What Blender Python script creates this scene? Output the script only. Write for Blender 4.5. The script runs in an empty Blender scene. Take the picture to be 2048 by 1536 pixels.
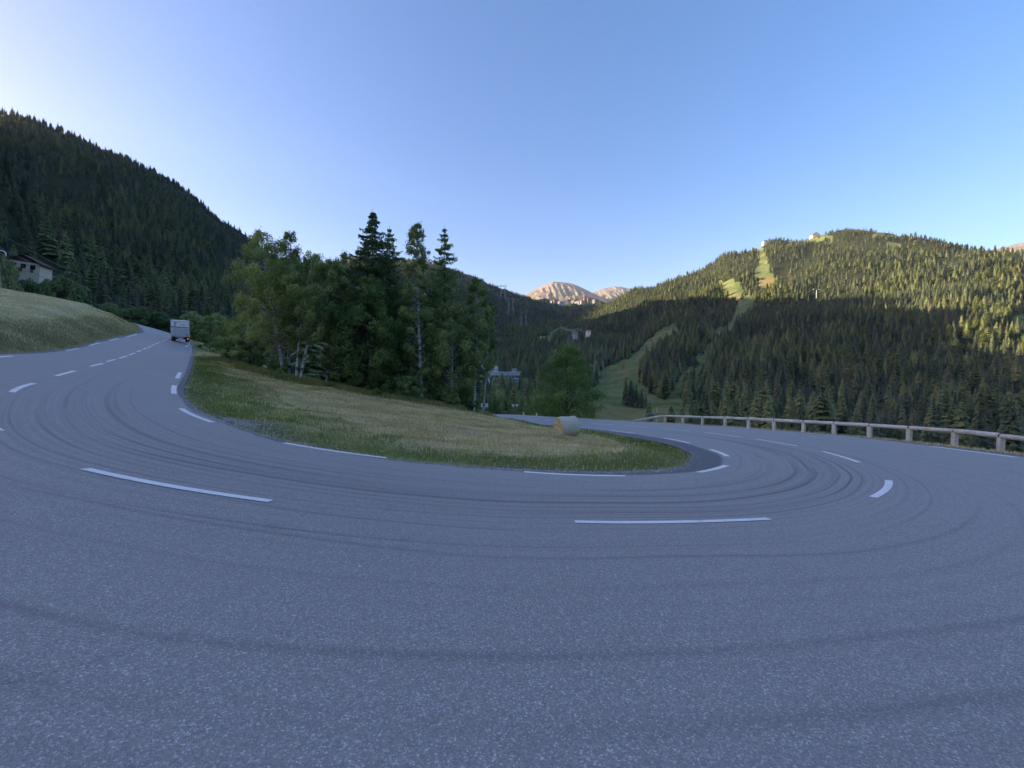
import bpy, math, random
import numpy as np
from mathutils import Vector
SC = bpy.context.scene
R = math.radians
# ------------------------------------------------------------------ camera, sky, sun, exposure
FPX = 769.0; PIT = R(1.86); CP, SP = math.cos(PIT), math.sin(PIT)
cam = bpy.data.cameras.new('camera'); camo = bpy.data.objects.new('camera', cam); SC.collection.objects.link(camo)
cam.sensor_width = 36.0; cam.lens = 36.0 * FPX / 2048.0; cam.clip_start = 0.05; cam.clip_end = 30000
camo.location = (0, 0, 0); camo.rotation_euler = (R(90) - PIT, 0, 0)
SC.camera = camo
SUN_EL, SUN_AZ = 11.3, -91.0            # azimuth: 0 = straight ahead (+Y), negative = to the left
world = bpy.data.worlds.new('World'); SC.world = world; world.use_nodes = True
wn = world.node_tree; wn.nodes.clear()
sky = wn.nodes.new('ShaderNodeTexSky'); sky.sky_type = 'NISHITA'; sky.sun_disc = False
sky.sun_elevation = R(SUN_EL); sky.sun_rotation = R(SUN_AZ); sky.altitude = 1500
sky.air_density = 1.0; sky.dust_density = 4.2; sky.ozone_density = 1.2
bg = wn.nodes.new('ShaderNodeBackground'); bg.inputs[1].default_value = 0.125
wo = wn.nodes.new('ShaderNodeOutputWorld')
tint = wn.nodes.new('ShaderNodeMix'); tint.data_type = 'RGBA'; tint.blend_type = 'MULTIPLY'; tint.inputs[0].default_value = 1.0; tint.inputs[7].default_value = (1.08, 0.86, 1.0, 1)
hs = wn.nodes.new('ShaderNodeHueSaturation'); hs.inputs['Saturation'].default_value = 1.52
gm = wn.nodes.new('ShaderNodeGamma'); gm.inputs[1].default_value = 0.84; wn.links.new(sky.outputs[0], gm.inputs[0]); wn.links.new(gm.outputs[0], hs.inputs['Color']); wn.links.new(hs.outputs[0], tint.inputs[6]); wn.links.new(tint.outputs[2], bg.inputs[0]); wn.links.new(bg.outputs[0], wo.inputs[0])
sun = bpy.data.lights.new('sun', 'SUN'); sun.energy = 5.0; sun.angle = R(0.5); sun.color = (1.0, 0.84, 0.60)
suno = bpy.data.objects.new('sun', sun); SC.collection.objects.link(suno)
sd = Vector((math.sin(R(SUN_AZ)) * math.cos(R(SUN_EL)), math.cos(R(SUN_AZ)) * math.cos(R(SUN_EL)), math.sin(R(SUN_EL))))
suno.rotation_euler = sd.to_track_quat('Z', 'Y').to_euler(); suno.location = (-60, 0, 80)
SC.view_settings.view_transform = 'Standard'; SC.view_settings.look = 'None'
SC.view_settings.exposure = 1.88; SC.view_settings.gamma = 1.0
SC.cycles.max_bounces = 8; SC.cycles.diffuse_bounces = 6; SC.cycles.transmission_bounces = 6; SC.cycles.volume_bounces = 1
rng = np.random.default_rng(7)

# ------------------------------------------------------------------ helpers
def ray(px, py):
    a = px - 1024.; b = 768. - py; Y = FPX * CP + b * SP
    return a / Y, (-FPX * SP + b * CP) / Y
def project(X, Y, Z):
    f = Y * CP - Z * SP; f = np.where(np.abs(f) < 1e-6, 1e-6, f)
    return 1024 + FPX * X / f, 768 - FPX * (Y * SP + Z * CP) / f, f
def tps_fit(p, v, lam):
    n = len(p); d = np.linalg.norm(p[:, None] - p[None], axis=2)
    K = np.where(d > 0, d * d * np.log(np.maximum(d, 1e-9)), 0) + lam * np.eye(n)
    Pm = np.c_[np.ones(n), p]; A = np.zeros((n + 3, n + 3)); A[:n, :n] = K; A[:n, n:] = Pm; A[n:, :n] = Pm.T
    return np.linalg.solve(A, np.r_[v, np.zeros(3)])
def tps_eval(p, w, q):
    out = np.empty(len(q))
    for i in range(0, len(q), 20000):
        c = q[i:i + 20000]; d2 = ((c[:, None] - p[None]) ** 2).sum(2)
        out[i:i + 20000] = (0.5 * d2 * np.log(np.maximum(d2, 1e-12))) @ w[:-3] + w[-3] + c @ w[-2:]
    return out
def sstep(a, b, x):
    t = np.clip((x - a) / (b - a), 0, 1); return t * t * (3 - 2 * t)
def link(o, parent=None):
    SC.collection.objects.link(o)
    if parent is not None: o.parent = parent
    return o
def tag(o, label=None, cat=None, group=None, kind=None):
    if label: o['label'] = label
    if cat: o['category'] = cat
    if group: o['group'] = group
    if kind: o['kind'] = kind
    return o
def empty(name, loc=(0, 0, 0), rz=0.0, sc=1.0):
    o = bpy.data.objects.new(name, None); o.location = loc; o.rotation_euler = (0, 0, rz)
    o.scale = sc if hasattr(sc, '__len__') else (sc, sc, sc); o.empty_display_size = 0.3
    return link(o)
def mesh(name, V, Fc, mats, smooth=False, mi=None):
    m = bpy.data.meshes.new(name)
    V = np.asarray(V, np.float32)
    if isinstance(Fc, np.ndarray):
        k = Fc.shape[1]; m.vertices.add(len(V)); m.vertices.foreach_set('co', V.ravel())
        m.loops.add(Fc.size); m.loops.foreach_set('vertex_index', Fc.ravel().astype(np.int32))
        m.polygons.add(len(Fc)); m.polygons.foreach_set('loop_start', np.arange(0, Fc.size, k, dtype=np.int32))
        try: m.polygons.foreach_set('loop_total', np.full(len(Fc), k, np.int32))
        except Exception: pass
        m.update(calc_edges=True)
    else:
        m.from_pydata([tuple(v) for v in V.tolist()], [], Fc)
    if not isinstance(mats, (list, tuple)): mats = [mats]
    for q in mats: m.materials.append(q)
    if mi is not None: m.polygons.foreach_set('material_index', np.asarray(mi, np.int32))
    if smooth: m.polygons.foreach_set('use_smooth', np.ones(len(m.polygons), bool))
    return m
def obj(name, me, parent=None):
    return link(bpy.data.objects.new(name, me), parent)
def fattr(m, name, arr):
    a = m.attributes.new(name, 'FLOAT', 'POINT'); a.data.foreach_set('value', np.asarray(arr, np.float32).ravel())
class MB:
    def __init__(s): s.v = []; s.f = []; s.m = []
    def add(s, V, Fc, mi=0):
        n = len(s.v); s.v += [tuple(map(float, v)) for v in V]; s.f += [tuple(i + n for i in f) for f in Fc]; s.m += [mi] * len(Fc)
    def box(s, x0, x1, y0, y1, z0, z1, mi=0):
        s.add([(x0, y0, z0), (x1, y0, z0), (x1, y1, z0), (x0, y1, z0), (x0, y0, z1), (x1, y0, z1), (x1, y1, z1), (x0, y1, z1)],
              [(0, 3, 2, 1), (4, 5, 6, 7), (0, 1, 5, 4), (1, 2, 6, 5), (2, 3, 7, 6), (3, 0, 4, 7)], mi)
    def tube(s, P, rad, n=6, mi=0, cap=True):
        P = [Vector(p) for p in P]; k = len(P); rad = rad if hasattr(rad, '__len__') else [rad] * k
        V = []; up = Vector((0.13, 0.21, 0.97))
        for i, p in enumerate(P):
            t = (P[min(i + 1, k - 1)] - P[max(i - 1, 0)]).normalized()
            a = t.cross(up)
            if a.length < 0.25: a = t.cross(Vector((1, 0.1, 0)))
            a.normalize(); b = t.cross(a)
            for j in range(n):
                th = 2 * math.pi * j / n; V.append(p + (a * math.cos(th) + b * math.sin(th)) * rad[i])
        Fc = [(i * n + j, i * n + (j + 1) % n, (i + 1) * n + (j + 1) % n, (i + 1) * n + j) for i in range(k - 1) for j in range(n)]
        if cap: Fc += [tuple(range(n)), tuple((k - 1) * n + j for j in reversed(range(n)))]
        s.add(V, Fc, mi)
    def cyl(s, a, b, r, n=12, mi=0): s.tube([a, b], [r, r], n, mi)
    def mesh(s, name, mats, smooth=False): return mesh(name, s.v, s.f, mats, smooth, s.m)
    def build(s, name, mats, parent=None, smooth=False): return obj(name, s.mesh(name, mats, smooth), parent)
def crom(P, sub):
    P = np.asarray(P, float); Q = np.vstack([2 * P[0] - P[1], P, 2 * P[-1] - P[-2]]); out = []
    for i in range(1, len(Q) - 2):
        p0, p1, p2, p3 = Q[i - 1:i + 3]
        for k in range(sub):
            t = k / sub; out.append(0.5 * (2 * p1 + (p2 - p0) * t + (2 * p0 - 5 * p1 + 4 * p2 - p3) * t * t + (3 * p1 - p0 - 3 * p2 + p3) * t ** 3))
    out.append(P[-1]); return np.array(out)
def dist_poly(X, Y, P):
    q = np.c_[np.ravel(X), np.ravel(Y)]; best = np.full(len(q), 1e9)
    for a, b in zip(P[:-1], P[1:]):
        ab = b - a; t = np.clip(((q - a) @ ab) / max(ab @ ab, 1e-9), 0, 1); d = np.linalg.norm(q - a - t[:, None] * ab, axis=1)
        best = np.minimum(best, d)
    return best.reshape(np.shape(X))
def inpoly(X, Y, P):
    x = np.ravel(X); y = np.ravel(Y); ins = np.zeros(len(x), bool); P = np.asarray(P, float)
    for (x0, y0), (x1, y1) in zip(P, np.roll(P, -1, 0)):
        if y0 == y1: continue
        c = ((y0 > y) != (y1 > y)) & (x < (x1 - x0) * (y - y0) / (y1 - y0) + x0); ins ^= c
    return ins.reshape(np.shape(X))
def vnoise(X, Y, s, seed=0):
    X = np.asarray(X) / s; Y = np.asarray(Y) / s; xi = np.floor(X).astype(np.int64); yi = np.floor(Y).astype(np.int64)
    fx = X - xi; fy = Y - yi; fx = fx * fx * (3 - 2 * fx); fy = fy * fy * (3 - 2 * fy)
    def h(a, b):
        n = (a * 374761393 + b * 668265263 + seed * 974711) & 0xffffffff; n = ((n ^ (n >> 13)) * 1274126177) & 0xffffffff
        return ((n ^ (n >> 16)) & 0xffff) / 65535.0
    return (h(xi, yi) * (1 - fx) + h(xi + 1, yi) * fx) * (1 - fy) + (h(xi, yi + 1) * (1 - fx) + h(xi + 1, yi + 1) * fx) * fy

# ------------------------------------------------------------------ materials
class NT:
    def __init__(s, name, rough=0.9, spec=0.2):
        s.m = bpy.data.materials.new(name); s.m.use_nodes = True; s.t = s.m.node_tree; s.n = s.t.nodes
        s.b = s.n['Principled BSDF']; s.out = s.n['Material Output']; s.b.inputs['Roughness'].default_value = rough
        s.b.inputs['Specular IOR Level'].default_value = spec
    def set(s, inp, v):
        if isinstance(v, bpy.types.NodeSocket): s.t.links.new(v, inp)
        elif isinstance(v, (tuple, list)) and len(v) == 3 and inp.type == 'RGBA': inp.default_value = (*v, 1)
        else: inp.default_value = v
    def coord(s, k='Object'): return s.n.new('ShaderNodeTexCoord').outputs[k]
    def attr(s, name, typ='GEOMETRY', out='Fac'):
        a = s.n.new('ShaderNodeAttribute'); a.attribute_name = name; a.attribute_type = typ; return a.outputs[out]
    def math(s, op, a, b=0.0, c=0.0, clamp=False):
        m = s.n.new('ShaderNodeMath'); m.operation = op; m.use_clamp = clamp; s.set(m.inputs[0], a); s.set(m.inputs[1], b); s.set(m.inputs[2], c); return m.outputs[0]
    def noise(s, scale, vec=None, detail=3, rough=0.55, stretch=None, dim='3D'):
        t = s.n.new('ShaderNodeTexNoise'); t.inputs['Scale'].default_value = scale; t.inputs['Detail'].default_value = detail; t.inputs['Roughness'].default_value = rough
        v = vec if vec is not None else s.coord()
        if stretch:
            mp = s.n.new('ShaderNodeMapping'); mp.inputs['Scale'].default_value = stretch; s.t.links.new(v, mp.inputs[0]); v = mp.outputs[0]
        s.t.links.new(v, t.inputs['Vector']); return t.outputs['Fac']
    def vor(s, scale, vec=None, out='Distance'):
        t = s.n.new('ShaderNodeTexVoronoi'); t.inputs['Scale'].default_value = scale; s.t.links.new(vec if vec is not None else s.coord(), t.inputs['Vector']); return t.outputs[out]
    def ramp(s, f, st, interp='LINEAR'):
        r = s.n.new('ShaderNodeValToRGB'); r.color_ramp.interpolation = interp; e = r.color_ramp.elements
        while len(e) < len(st): e.new(0.5)
        for i, (p, c) in enumerate(st):
            e[i].position = p; e[i].color = (*c, 1) if isinstance(c, (tuple, list)) else (c, c, c, 1)
        s.set(r.inputs[0], f); return r.outputs[0]
    def mix(s, f, a, b, mode='MIX'):
        m = s.n.new('ShaderNodeMix'); m.data_type = 'RGBA'; m.blend_type = mode; s.set(m.inputs[0], f); s.set(m.inputs[6], a); s.set(m.inputs[7], b); return m.outputs[2]
    def bump(s, h, dist=0.01, strength=1.0):
        b = s.n.new('ShaderNodeBump'); b.inputs['Distance'].default_value = dist; b.inputs['Strength'].default_value = strength
        s.set(b.inputs['Height'], h); s.t.links.new(b.outputs[0], s.b.inputs['Normal'])
    def col(s, c): s.set(s.b.inputs['Base Color'], c); return s
    def sep(s, v):
        x = s.n.new('ShaderNodeSeparateXYZ'); s.t.links.new(v, x.inputs[0]); return x.outputs
def simple(name, c, rough=0.7, spec=0.3, var=0.25, scale=6, bump=0.0, metal=0.0):
    t = NT(name, rough, spec); n = t.noise(scale, detail=5)
    t.col(t.mix(n, tuple(x * (1 - var) for x in c), tuple(min(1, x * (1 + var)) for x in c)))
    if bump: t.bump(n, bump)
    t.b.inputs['Metallic'].default_value = metal
    return t.m
def foliage(name, stops, transl=0.45, obj_random=False, nscale=1.5):
    if 'blades' not in name: stops = [(p, tuple(c * (4.1 if 'forest' in name else 4.2) for c in q)) for p, q in stops]
    t = NT(name, 0.65, 0.15)
    a = t.attr('tint')
    if obj_random:
        oi = t.n.new('ShaderNodeObjectInfo').outputs['Random']; a = t.math('ADD', t.math('MULTIPLY', oi, 0.75), t.math('MULTIPLY', a, 0.25))
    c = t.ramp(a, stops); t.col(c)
    tr = t.n.new('ShaderNodeBsdfTranslucent'); t.set(tr.inputs[0], t.mix(0.35, c, (0.26, 0.30, 0.06)))
    ms = t.n.new('ShaderNodeMixShader'); ms.inputs[0].default_value = transl
    t.t.links.new(t.b.outputs[0], ms.inputs[1]); t.t.links.new(tr.outputs[0], ms.inputs[2]); t.t.links.new(ms.outputs[0], t.out.inputs[0])
    return t.m

# ---- asphalt
def m_asphalt():
    t = NT('asphalt', 0.62, 0.5); co = t.coord(); uv = t.attr('ruv', out='Vector'); u, v, e = t.sep(uv)
    chips = t.vor(112, co, 'Color'); cs = t.sep(chips)[0]
    fine = t.noise(160, co, 2); mid = t.noise(5, co, 4); big = t.noise(0.35, co, 3)
    chipv = t.ramp(cs, [(0.0, (.15,.137,.125)), (0.40, (.29,.265,.242)), (0.82, (.42,.39,.36)), (0.94, (.70,.66,.62)), (1.0, (.95,.93,.9))])
    base = t.mix(t.math('MULTIPLY', t.ramp(fine, [(0.35, 0.0), (0.65, 1.0)]), 0.35), chipv, (0.30, 0.277, 0.257))
    base = t.mix(t.math('MULTIPLY', big, 0.5), base, (0.42, 0.39, 0.362))
    base = t.mix(t.math('MULTIPLY', mid, 0.30), base, (0.30, 0.277, 0.257))
    # tyre marks: thin lines that follow the bend, v = 0 inner edge, 1 centre line, 2 outer edge
    cmb = t.n.new('ShaderNodeCombineXYZ'); t.set(cmb.inputs[0], t.math('MULTIPLY', u, 0.045)); 
    wob = t.math('MULTIPLY', t.math('SUBTRACT', t.noise(1.0, cmb.outputs[0], 2), 0.5), 0.16)
    vw = t.math('ADD', v, wob); tot = None
    for i, (v0, w, s, f) in enumerate([(0.30, .02, .35, .6), (0.44, .018, .55, .9), (0.50, .03, .7, .5), (0.60, .045, .8, .3), (0.69, .02, .9, .7), (0.735, .03, 1.0, .35), (0.80, .016, .7, .8), (0.875, .016, .9, .4), (0.945, .014, .65, .6),
                                       (1.035, .012, .5, .7), (1.10, .012, .75, .4), (1.135, .02, .5, .8), (1.21, .02, .28, .5), (1.315, .022, .5, .7), (1.37, .03, .6, .5), (1.50, .02, .35, .9), (1.62, .03, .3, .5)]):
        cm = t.n.new('ShaderNodeCombineXYZ'); t.set(cm.inputs[0], t.math('MULTIPLY', u, 0.09 * (0.6 + f))); cm.inputs[1].default_value = i * 7.3
        nz = t.noise(1.0, cm.outputs[0], 2)
        drift = (((i * 37) % 11) / 11 - .5) * .006
        vd = t.math('ADD', vw, t.math('MULTIPLY', t.math('SUBTRACT', u, 112.0), drift))
        dv = t.math('ABSOLUTE', t.math('SUBTRACT', t.math('ADD', vd, t.math('MULTIPLY', t.math('SUBTRACT', nz, 0.5), 0.10 * f)), v0))
        ln = t.math('SUBTRACT', 1.0, t.math('DIVIDE', dv, w * (0.62 if v0 < 1 else 0.36)), clamp=True)
        ln = t.math('MULTIPLY', t.math('MULTIPLY', ln, s * 1.15), t.ramp(nz, [(0.40, 0.0), (0.56, 1.0)]))
        tot = ln if tot is None else t.math('MAXIMUM', tot, ln)
    cm = t.n.new('ShaderNodeCombineXYZ'); t.set(cm.inputs[0], t.math('MULTIPLY', u, 0.05)); t.set(cm.inputs[1], t.math('MULTIPLY', vw, 62.0))
    streak = t.ramp(t.noise(1.0, cm.outputs[0], 4, 0.6), [(0.42, 0.0), (0.62, 1.0)])
    band = t.ramp(t.math('DIVIDE', v, 2.0), [(0.08, 0.0), (0.25, 0.7), (0.42, 1.0), (0.50, 0.6), (0.58, 0.28), (1.0, 0.15)])
    # marks are heaviest round the bend, fading on the straights (u measured along the centre line)
    ub = t.n.new('ShaderNodeMapRange'); ub.interpolation_type = 'SMOOTHSTEP'; t.set(ub.inputs[0], u); ub.inputs[1].default_value = 84; ub.inputs[2].default_value = 106
    ue = t.n.new('ShaderNodeMapRange'); ue.interpolation_type = 'SMOOTHSTEP'; t.set(ue.inputs[0], u); ue.inputs[1].default_value = 152; ue.inputs[2].default_value = 130
    um = t.math('MAXIMUM', t.math('MULTIPLY', ub.outputs[0], ue.outputs[0]), 0.12)
    dark = t.math('MULTIPLY', t.math('ADD', t.math('MULTIPLY', tot, 0.66), t.math('MULTIPLY', t.math('MULTIPLY', streak, band), 0.34)), um, clamp=True)
    base = t.mix(dark, base, (0.125, 0.115, 0.11))
    # long cracks / a worn patch
    blot = t.ramp(t.noise(0.8, co, 5, 0.7), [(0.66, 0.0), (0.74, 1.0)])
    base = t.mix(t.math('MULTIPLY', blot, 0.25), base, (0.09, 0.088, 0.092))
    vd_ = t.n.new('ShaderNodeTexVoronoi'); vd_.feature = 'DISTANCE_TO_EDGE'; vd_.inputs['Scale'].default_value = 0.30
    wv = t.n.new('ShaderNodeMix'); wv.data_type = 'VECTOR'; wv.inputs[0].default_value = .12; t.t.links.new(co, wv.inputs[4]); nzc = t.n.new('ShaderNodeTexNoise'); nzc.inputs['Scale'].default_value = 1.6; nzc.inputs['Detail'].default_value = 5; t.t.links.new(co, nzc.inputs['Vector']); t.t.links.new(nzc.outputs['Color'], wv.inputs[5])
    t.t.links.new(wv.outputs[1], vd_.inputs['Vector']); crk = t.math('MULTIPLY', t.ramp(vd_.outputs['Distance'], [(0.0, 1.0), (0.0045, 0.0)]), t.ramp(t.noise(0.22, co, 2), [(0.50, 0.0), (0.60, 1.0)]))
    base = t.mix(t.math('MULTIPLY', crk, 0.25), base, (0.05, 0.046, 0.044))
    # newer, darker edge strip
    en = t.math('ADD', e, t.math('MULTIPLY', t.math('SUBTRACT', t.noise(1.2, co, 4), 0.5), 0.22))
    edge = t.ramp(en, [(0.78, 1.0), (0.88, 0.0)])
    base = t.mix(t.math('MULTIPLY', edge, 0.75), base, t.mix(fine, (0.045, 0.042, 0.047), (0.085, 0.08, 0.086)))
    t.col(base)
    h = t.math('ADD', t.math('MULTIPLY', t.vor(112, co), 0.8), t.math('MULTIPLY', fine, 0.5))
    t.bump(h, 0.006, 0.9)
    return t.m
M_asph = m_asphalt()
def m_paint():
    t = NT('road_paint', 0.6, 0.35); co = t.coord(); w = t.math('MULTIPLY', t.ramp(t.noise(60, co, 4, .7), [(0.30, 0.0), (0.40, 1.0)]), t.ramp(t.noise(2.5, co, 4, .7), [(0.25, 0.6), (0.42, 1.0)]))
    ch = t.vor(95, co, 'Color'); c = t.mix(t.math('MULTIPLY', t.sep(ch)[0], 0.3), (0.92, 0.90, 0.86), (0.72, 0.70, 0.68))
    t.col(t.mix(w, (0.22, 0.22, 0.23), c)); t.bump(t.vor(95, co), 0.003, 0.6); return t.m
M_paint = m_paint()
def m_ground():
    t = NT('meadow_soil', 0.95, 0.05); co = t.coord(); gr = t.attr('green'); gv = t.attr('gravel'); br = t.attr('brown')
    n1 = t.noise(0.6, co, 5, .65); n2 = t.noise(9, co, 4, .7); n3 = t.noise(2.2, co, 4, .6, stretch=(0.35, 1.6, 1)); n4 = t.noise(40, co, 3, .7)
    straw = t.ramp(n2, [(0.25, (0.46, 0.36, 0.17)), (0.5, (0.72, 0.60, 0.32)), (0.75, (0.86, 0.76, 0.48))])
    straw = t.mix(t.ramp(n3, [(0.40, 0.0), (0.62, 0.8)]), straw, (0.46, 0.37, 0.19))
    green = t.ramp(n2, [(0.3, (0.11, 0.145, 0.035)), (0.6, (0.22, 0.27, 0.075)), (0.85, (0.36, 0.39, 0.15))])
    gf = t.math('ADD', gr, t.math('MULTIPLY', t.math('SUBTRACT', n1, 0.5), 1.3), clamp=True)
    c = t.mix(gf, straw, green)
    c = t.mix(t.math('MULTIPLY', br, t.ramp(n1, [(0.3, 0.4), (0.6, 1.0)])), c, t.mix(n2, (0.10, 0.075, 0.04), (0.30, 0.24, 0.13)))
    grav = t.ramp(t.vor(38, co, 'Distance'), [(0.0, (0.32, 0.30, 0.27)), (0.5, (0.14, 0.13, 0.12)), (1.0, (0.06, 0.055, 0.05))])
    c = t.mix(t.math('MULTIPLY', gv, t.ramp(n2, [(0.25, 0.3), (0.5, 1.0)])), c, grav)
    c = t.mix(t.math('MULTIPLY', n4, 0.3), c, (0.06, 0.055, 0.03))
    t.col(c); t.bump(t.math('ADD', n2, t.math('MULTIPLY', n4, 0.6)), 0.06, 0.8); return t.m
M_ground = m_ground()
def m_hill():
    t = NT('mountain_ground', 0.95, 0.05); co = t.coord(); md = t.attr('meadow'); dr = t.attr('dry')
    n1 = t.noise(0.02, co, 5, .6); n2 = t.noise(0.15, co, 5, .65)
    floor = t.mix(n2, (0.020, 0.026, 0.012), (0.055, 0.060, 0.028))
    n3 = t.noise(0.045, co, 6, .7); mead = t.mix(t.ramp(n3, [(0.42, 0.0), (0.62, 1.0)]), t.ramp(n2, [(0.3, (0.07, 0.11, 0.035)), (0.55, (0.13, 0.17, 0.05)), (0.75, (0.24, 0.24, 0.10))]), t.mix(n2, (0.17, 0.15, 0.07), (0.26, 0.27, 0.12)))
    mead = t.mix(dr, mead, t.mix(n2, (0.20, 0.15, 0.06), (0.34, 0.26, 0.11)))
    mk = t.ramp(t.math('ADD', md, t.math('MULTIPLY', t.math('SUBTRACT', n1, 0.5), 0.2)), [(0.4, 0.0), (0.6, 1.0)])
    t.col(t.mix(mk, floor, mead)); t.bump(n2, 1.5, 0.5); return t.m
M_hill = m_hill()
def m_rock():
    t = NT('limestone_rock', 0.95, 0.05); co = t.coord()
    n = t.noise(0.012, co, 6, .65, stretch=(1, 1, 0.35)); n2 = t.noise(0.05, co, 5, .7); sh = t.attr('grassy')
    c = t.ramp(n, [(0.3, (0.15, 0.11, 0.095)), (0.5, (0.27, 0.21, 0.18)), (0.7, (0.42, 0.34, 0.30))])
    g = t.mix(n2, (0.13, 0.13, 0.06), (0.24, 0.20, 0.10))
    t.col(t.mix(t.math('MULTIPLY', sh, t.ramp(n2, [(0.35, 0.2), (0.6, 1.0)])), c, g)); t.bump(t.math('ADD', n, n2), 30, 0.7); return t.m
M_rock = m_rock()
def m_log():
    t = NT('weathered_wood', 0.8, 0.15); co = t.coord('Generated') ; ob = t.coord()
    n = t.noise(3, ob, 5, .6, stretch=(0.6, 8, 8)); n2 = t.noise(1.3, ob, 3)
    c = t.ramp(n, [(0.3, (0.34, 0.31, 0.25)), (0.45, (0.66, 0.62, 0.52)), (0.7, (0.84, 0.80, 0.70))])
    c = t.mix(t.ramp(n2, [(0.45, 0.0), (0.7, 0.6)]), c, (0.42, 0.44, 0.34))
    t.col(c); t.bump(n, 0.01, 0.8); return t.m
M_log = m_log()
M_bark_birch = None
def m_birch():
    t = NT('birch_bark', 0.75, 0.2); co = t.coord()
    n = t.noise(2.0, co, 4, .7, stretch=(1, 1, 3.2)); z = t.sep(co)[2]
    c = t.ramp(n, [(0.40, (0.05, 0.045, 0.04)), (0.47, (0.38, 0.35, 0.32)), (0.62, (0.62, 0.60, 0.56))])
    t.col(c); t.bump(n, 0.01); return t.m
M_bark_birch = m_birch()
M_bark = simple('brown_bark', (0.085, 0.065, 0.05), 0.9, 0.1, 0.4, 5, 0.02)
M_leaf_birch = foliage('birch_leaves', [(0.0, (0.036, 0.050, 0.018)), (0.45, (0.070, 0.090, 0.030)), (0.8, (0.115, 0.130, 0.045)), (1.0, (0.18, 0.175, 0.07))])
M_leaf_yel = foliage('yellowish_leaves', [(0.0, (0.05, 0.062, 0.020)), (0.45, (0.092, 0.108, 0.034)), (0.8, (0.135, 0.145, 0.05)), (1.0, (0.19, 0.175, 0.07))])
M_leaf_dark = foliage('dark_leaves', [(0.0, (0.022, 0.038, 0.012)), (0.5, (0.045, 0.070, 0.020)), (1.0, (0.095, 0.12, 0.035))])
M_leaf_bush = foliage('bush_leaves', [(0.0, (0.026, 0.042, 0.014)), (0.5, (0.050, 0.074, 0.024)), (1.0, (0.10, 0.115, 0.04))])
M_needle = foliage('spruce_needles', [(0.0, (0.016, 0.026, 0.012)), (0.5, (0.030, 0.045, 0.020)), (1.0, (0.070, 0.080, 0.035))], 0.15)
M_larch = foliage('larch_needles', [(0.0, (0.030, 0.045, 0.018)), (0.5, (0.060, 0.085, 0.03)), (1.0, (0.10, 0.12, 0.045))], 0.2)
M_f_spruce = foliage('forest_spruce_needles', [(0.0, (0.018, 0.027, 0.017)), (0.4, (0.035, 0.044, 0.025)), (0.7, (0.056, 0.062, 0.032)), (1.0, (0.082, 0.068, 0.042))], 0.15, True)
M_f_larch = foliage('forest_larch_needles', [(0.0, (0.042, 0.052, 0.024)), (0.5, (0.070, 0.078, 0.032)), (1.0, (0.105, 0.105, 0.045))], 0.2, True)
M_f_broad = foliage('forest_broad_leaves', [(0.0, (0.032, 0.046, 0.018)), (0.5, (0.056, 0.074, 0.028)), (1.0, (0.095, 0.105, 0.042))], 0.3, True)
M_blade_g = foliage('green_grass_blades', [(0.0, (0.09, 0.14, 0.03)), (0.5, (0.19, 0.26, 0.055)), (0.85, (0.32, 0.37, 0.11)), (1.0, (0.6, 0.56, 0.28))], 0.3)
M_blade_d = foliage('dry_hay_blades', [(0.0, (0.34, 0.26, 0.09)), (0.35, (0.66, 0.54, 0.25)), (0.75, (0.86, 0.74, 0.42)), (1.0, (0.92, 0.86, 0.62))], 0.2)
M_blade_t = foliage('tall_grass_blades', [(0.0, (0.12, 0.15, 0.04)), (0.45, (0.26, 0.28, 0.08)), (0.8, (0.46, 0.38, 0.17)), (1.0, (0.70, 0.56, 0.28))], 0.3)
M_white = simple('white_paint', (0.92, 0.90, 0.88), 0.5, 0.4, 0.06)
M_grey = simple('light_grey_panel', (0.62, 0.62, 0.62), 0.5, 0.4, 0.08)
M_dark = simple('dark_rubber', (0.015, 0.015, 0.017), 0.7, 0.3, 0.2)
M_black = simple('black_print', (0.012, 0.012, 0.014), 0.6, 0.3, 0.1)
M_alu = simple('aluminium', (0.55, 0.56, 0.58), 0.4, 0.5, 0.1, metal=0.5)
M_red = simple('red_plastic', (0.35, 0.012, 0.012), 0.35, 0.5, 0.1)
M_orange = simple('orange_plastic', (0.62, 0.10, 0.025), 0.5, 0.4, 0.1)
M_steel = simple('galvanised_steel', (0.26, 0.28, 0.30), 0.55, 0.4, 0.15, metal=0.3)
M_cable = simple('cable_steel', (0.22, 0.24, 0.26), 0.5, 0.3, 0.1)
M_blue = simple('blue_print', (0.03, 0.10, 0.42), 0.5, 0.4, 0.08)
M_yplate = simple('number_plate', (0.62, 0.62, 0.60), 0.5, 0.4, 0.05)
M_cream = simple('cream_render', (0.90, 0.74, 0.54), 0.85, 0.1, 0.08, 1.5)
M_whiter = simple('white_render', (0.66, 0.66, 0.66), 0.85, 0.1, 0.08, 1.5)
M_timber = simple('brown_timber', (0.17, 0.085, 0.05), 0.8, 0.15, 0.3, 3)
M_timbl = simple('orange_timber', (0.40, 0.20, 0.10), 0.8, 0.15, 0.2, 1)
M_roofg = simple('grey_metal_roof', (0.17, 0.20, 0.24), 0.6, 0.3, 0.12, 2)
M_roofb = simple('brown_roof', (0.12, 0.075, 0.06), 0.8, 0.15, 0.2, 2)
M_glass = simple('dark_window_glass', (0.02, 0.025, 0.03), 0.12, 0.6, 0.1)
M_hayn = None
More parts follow.
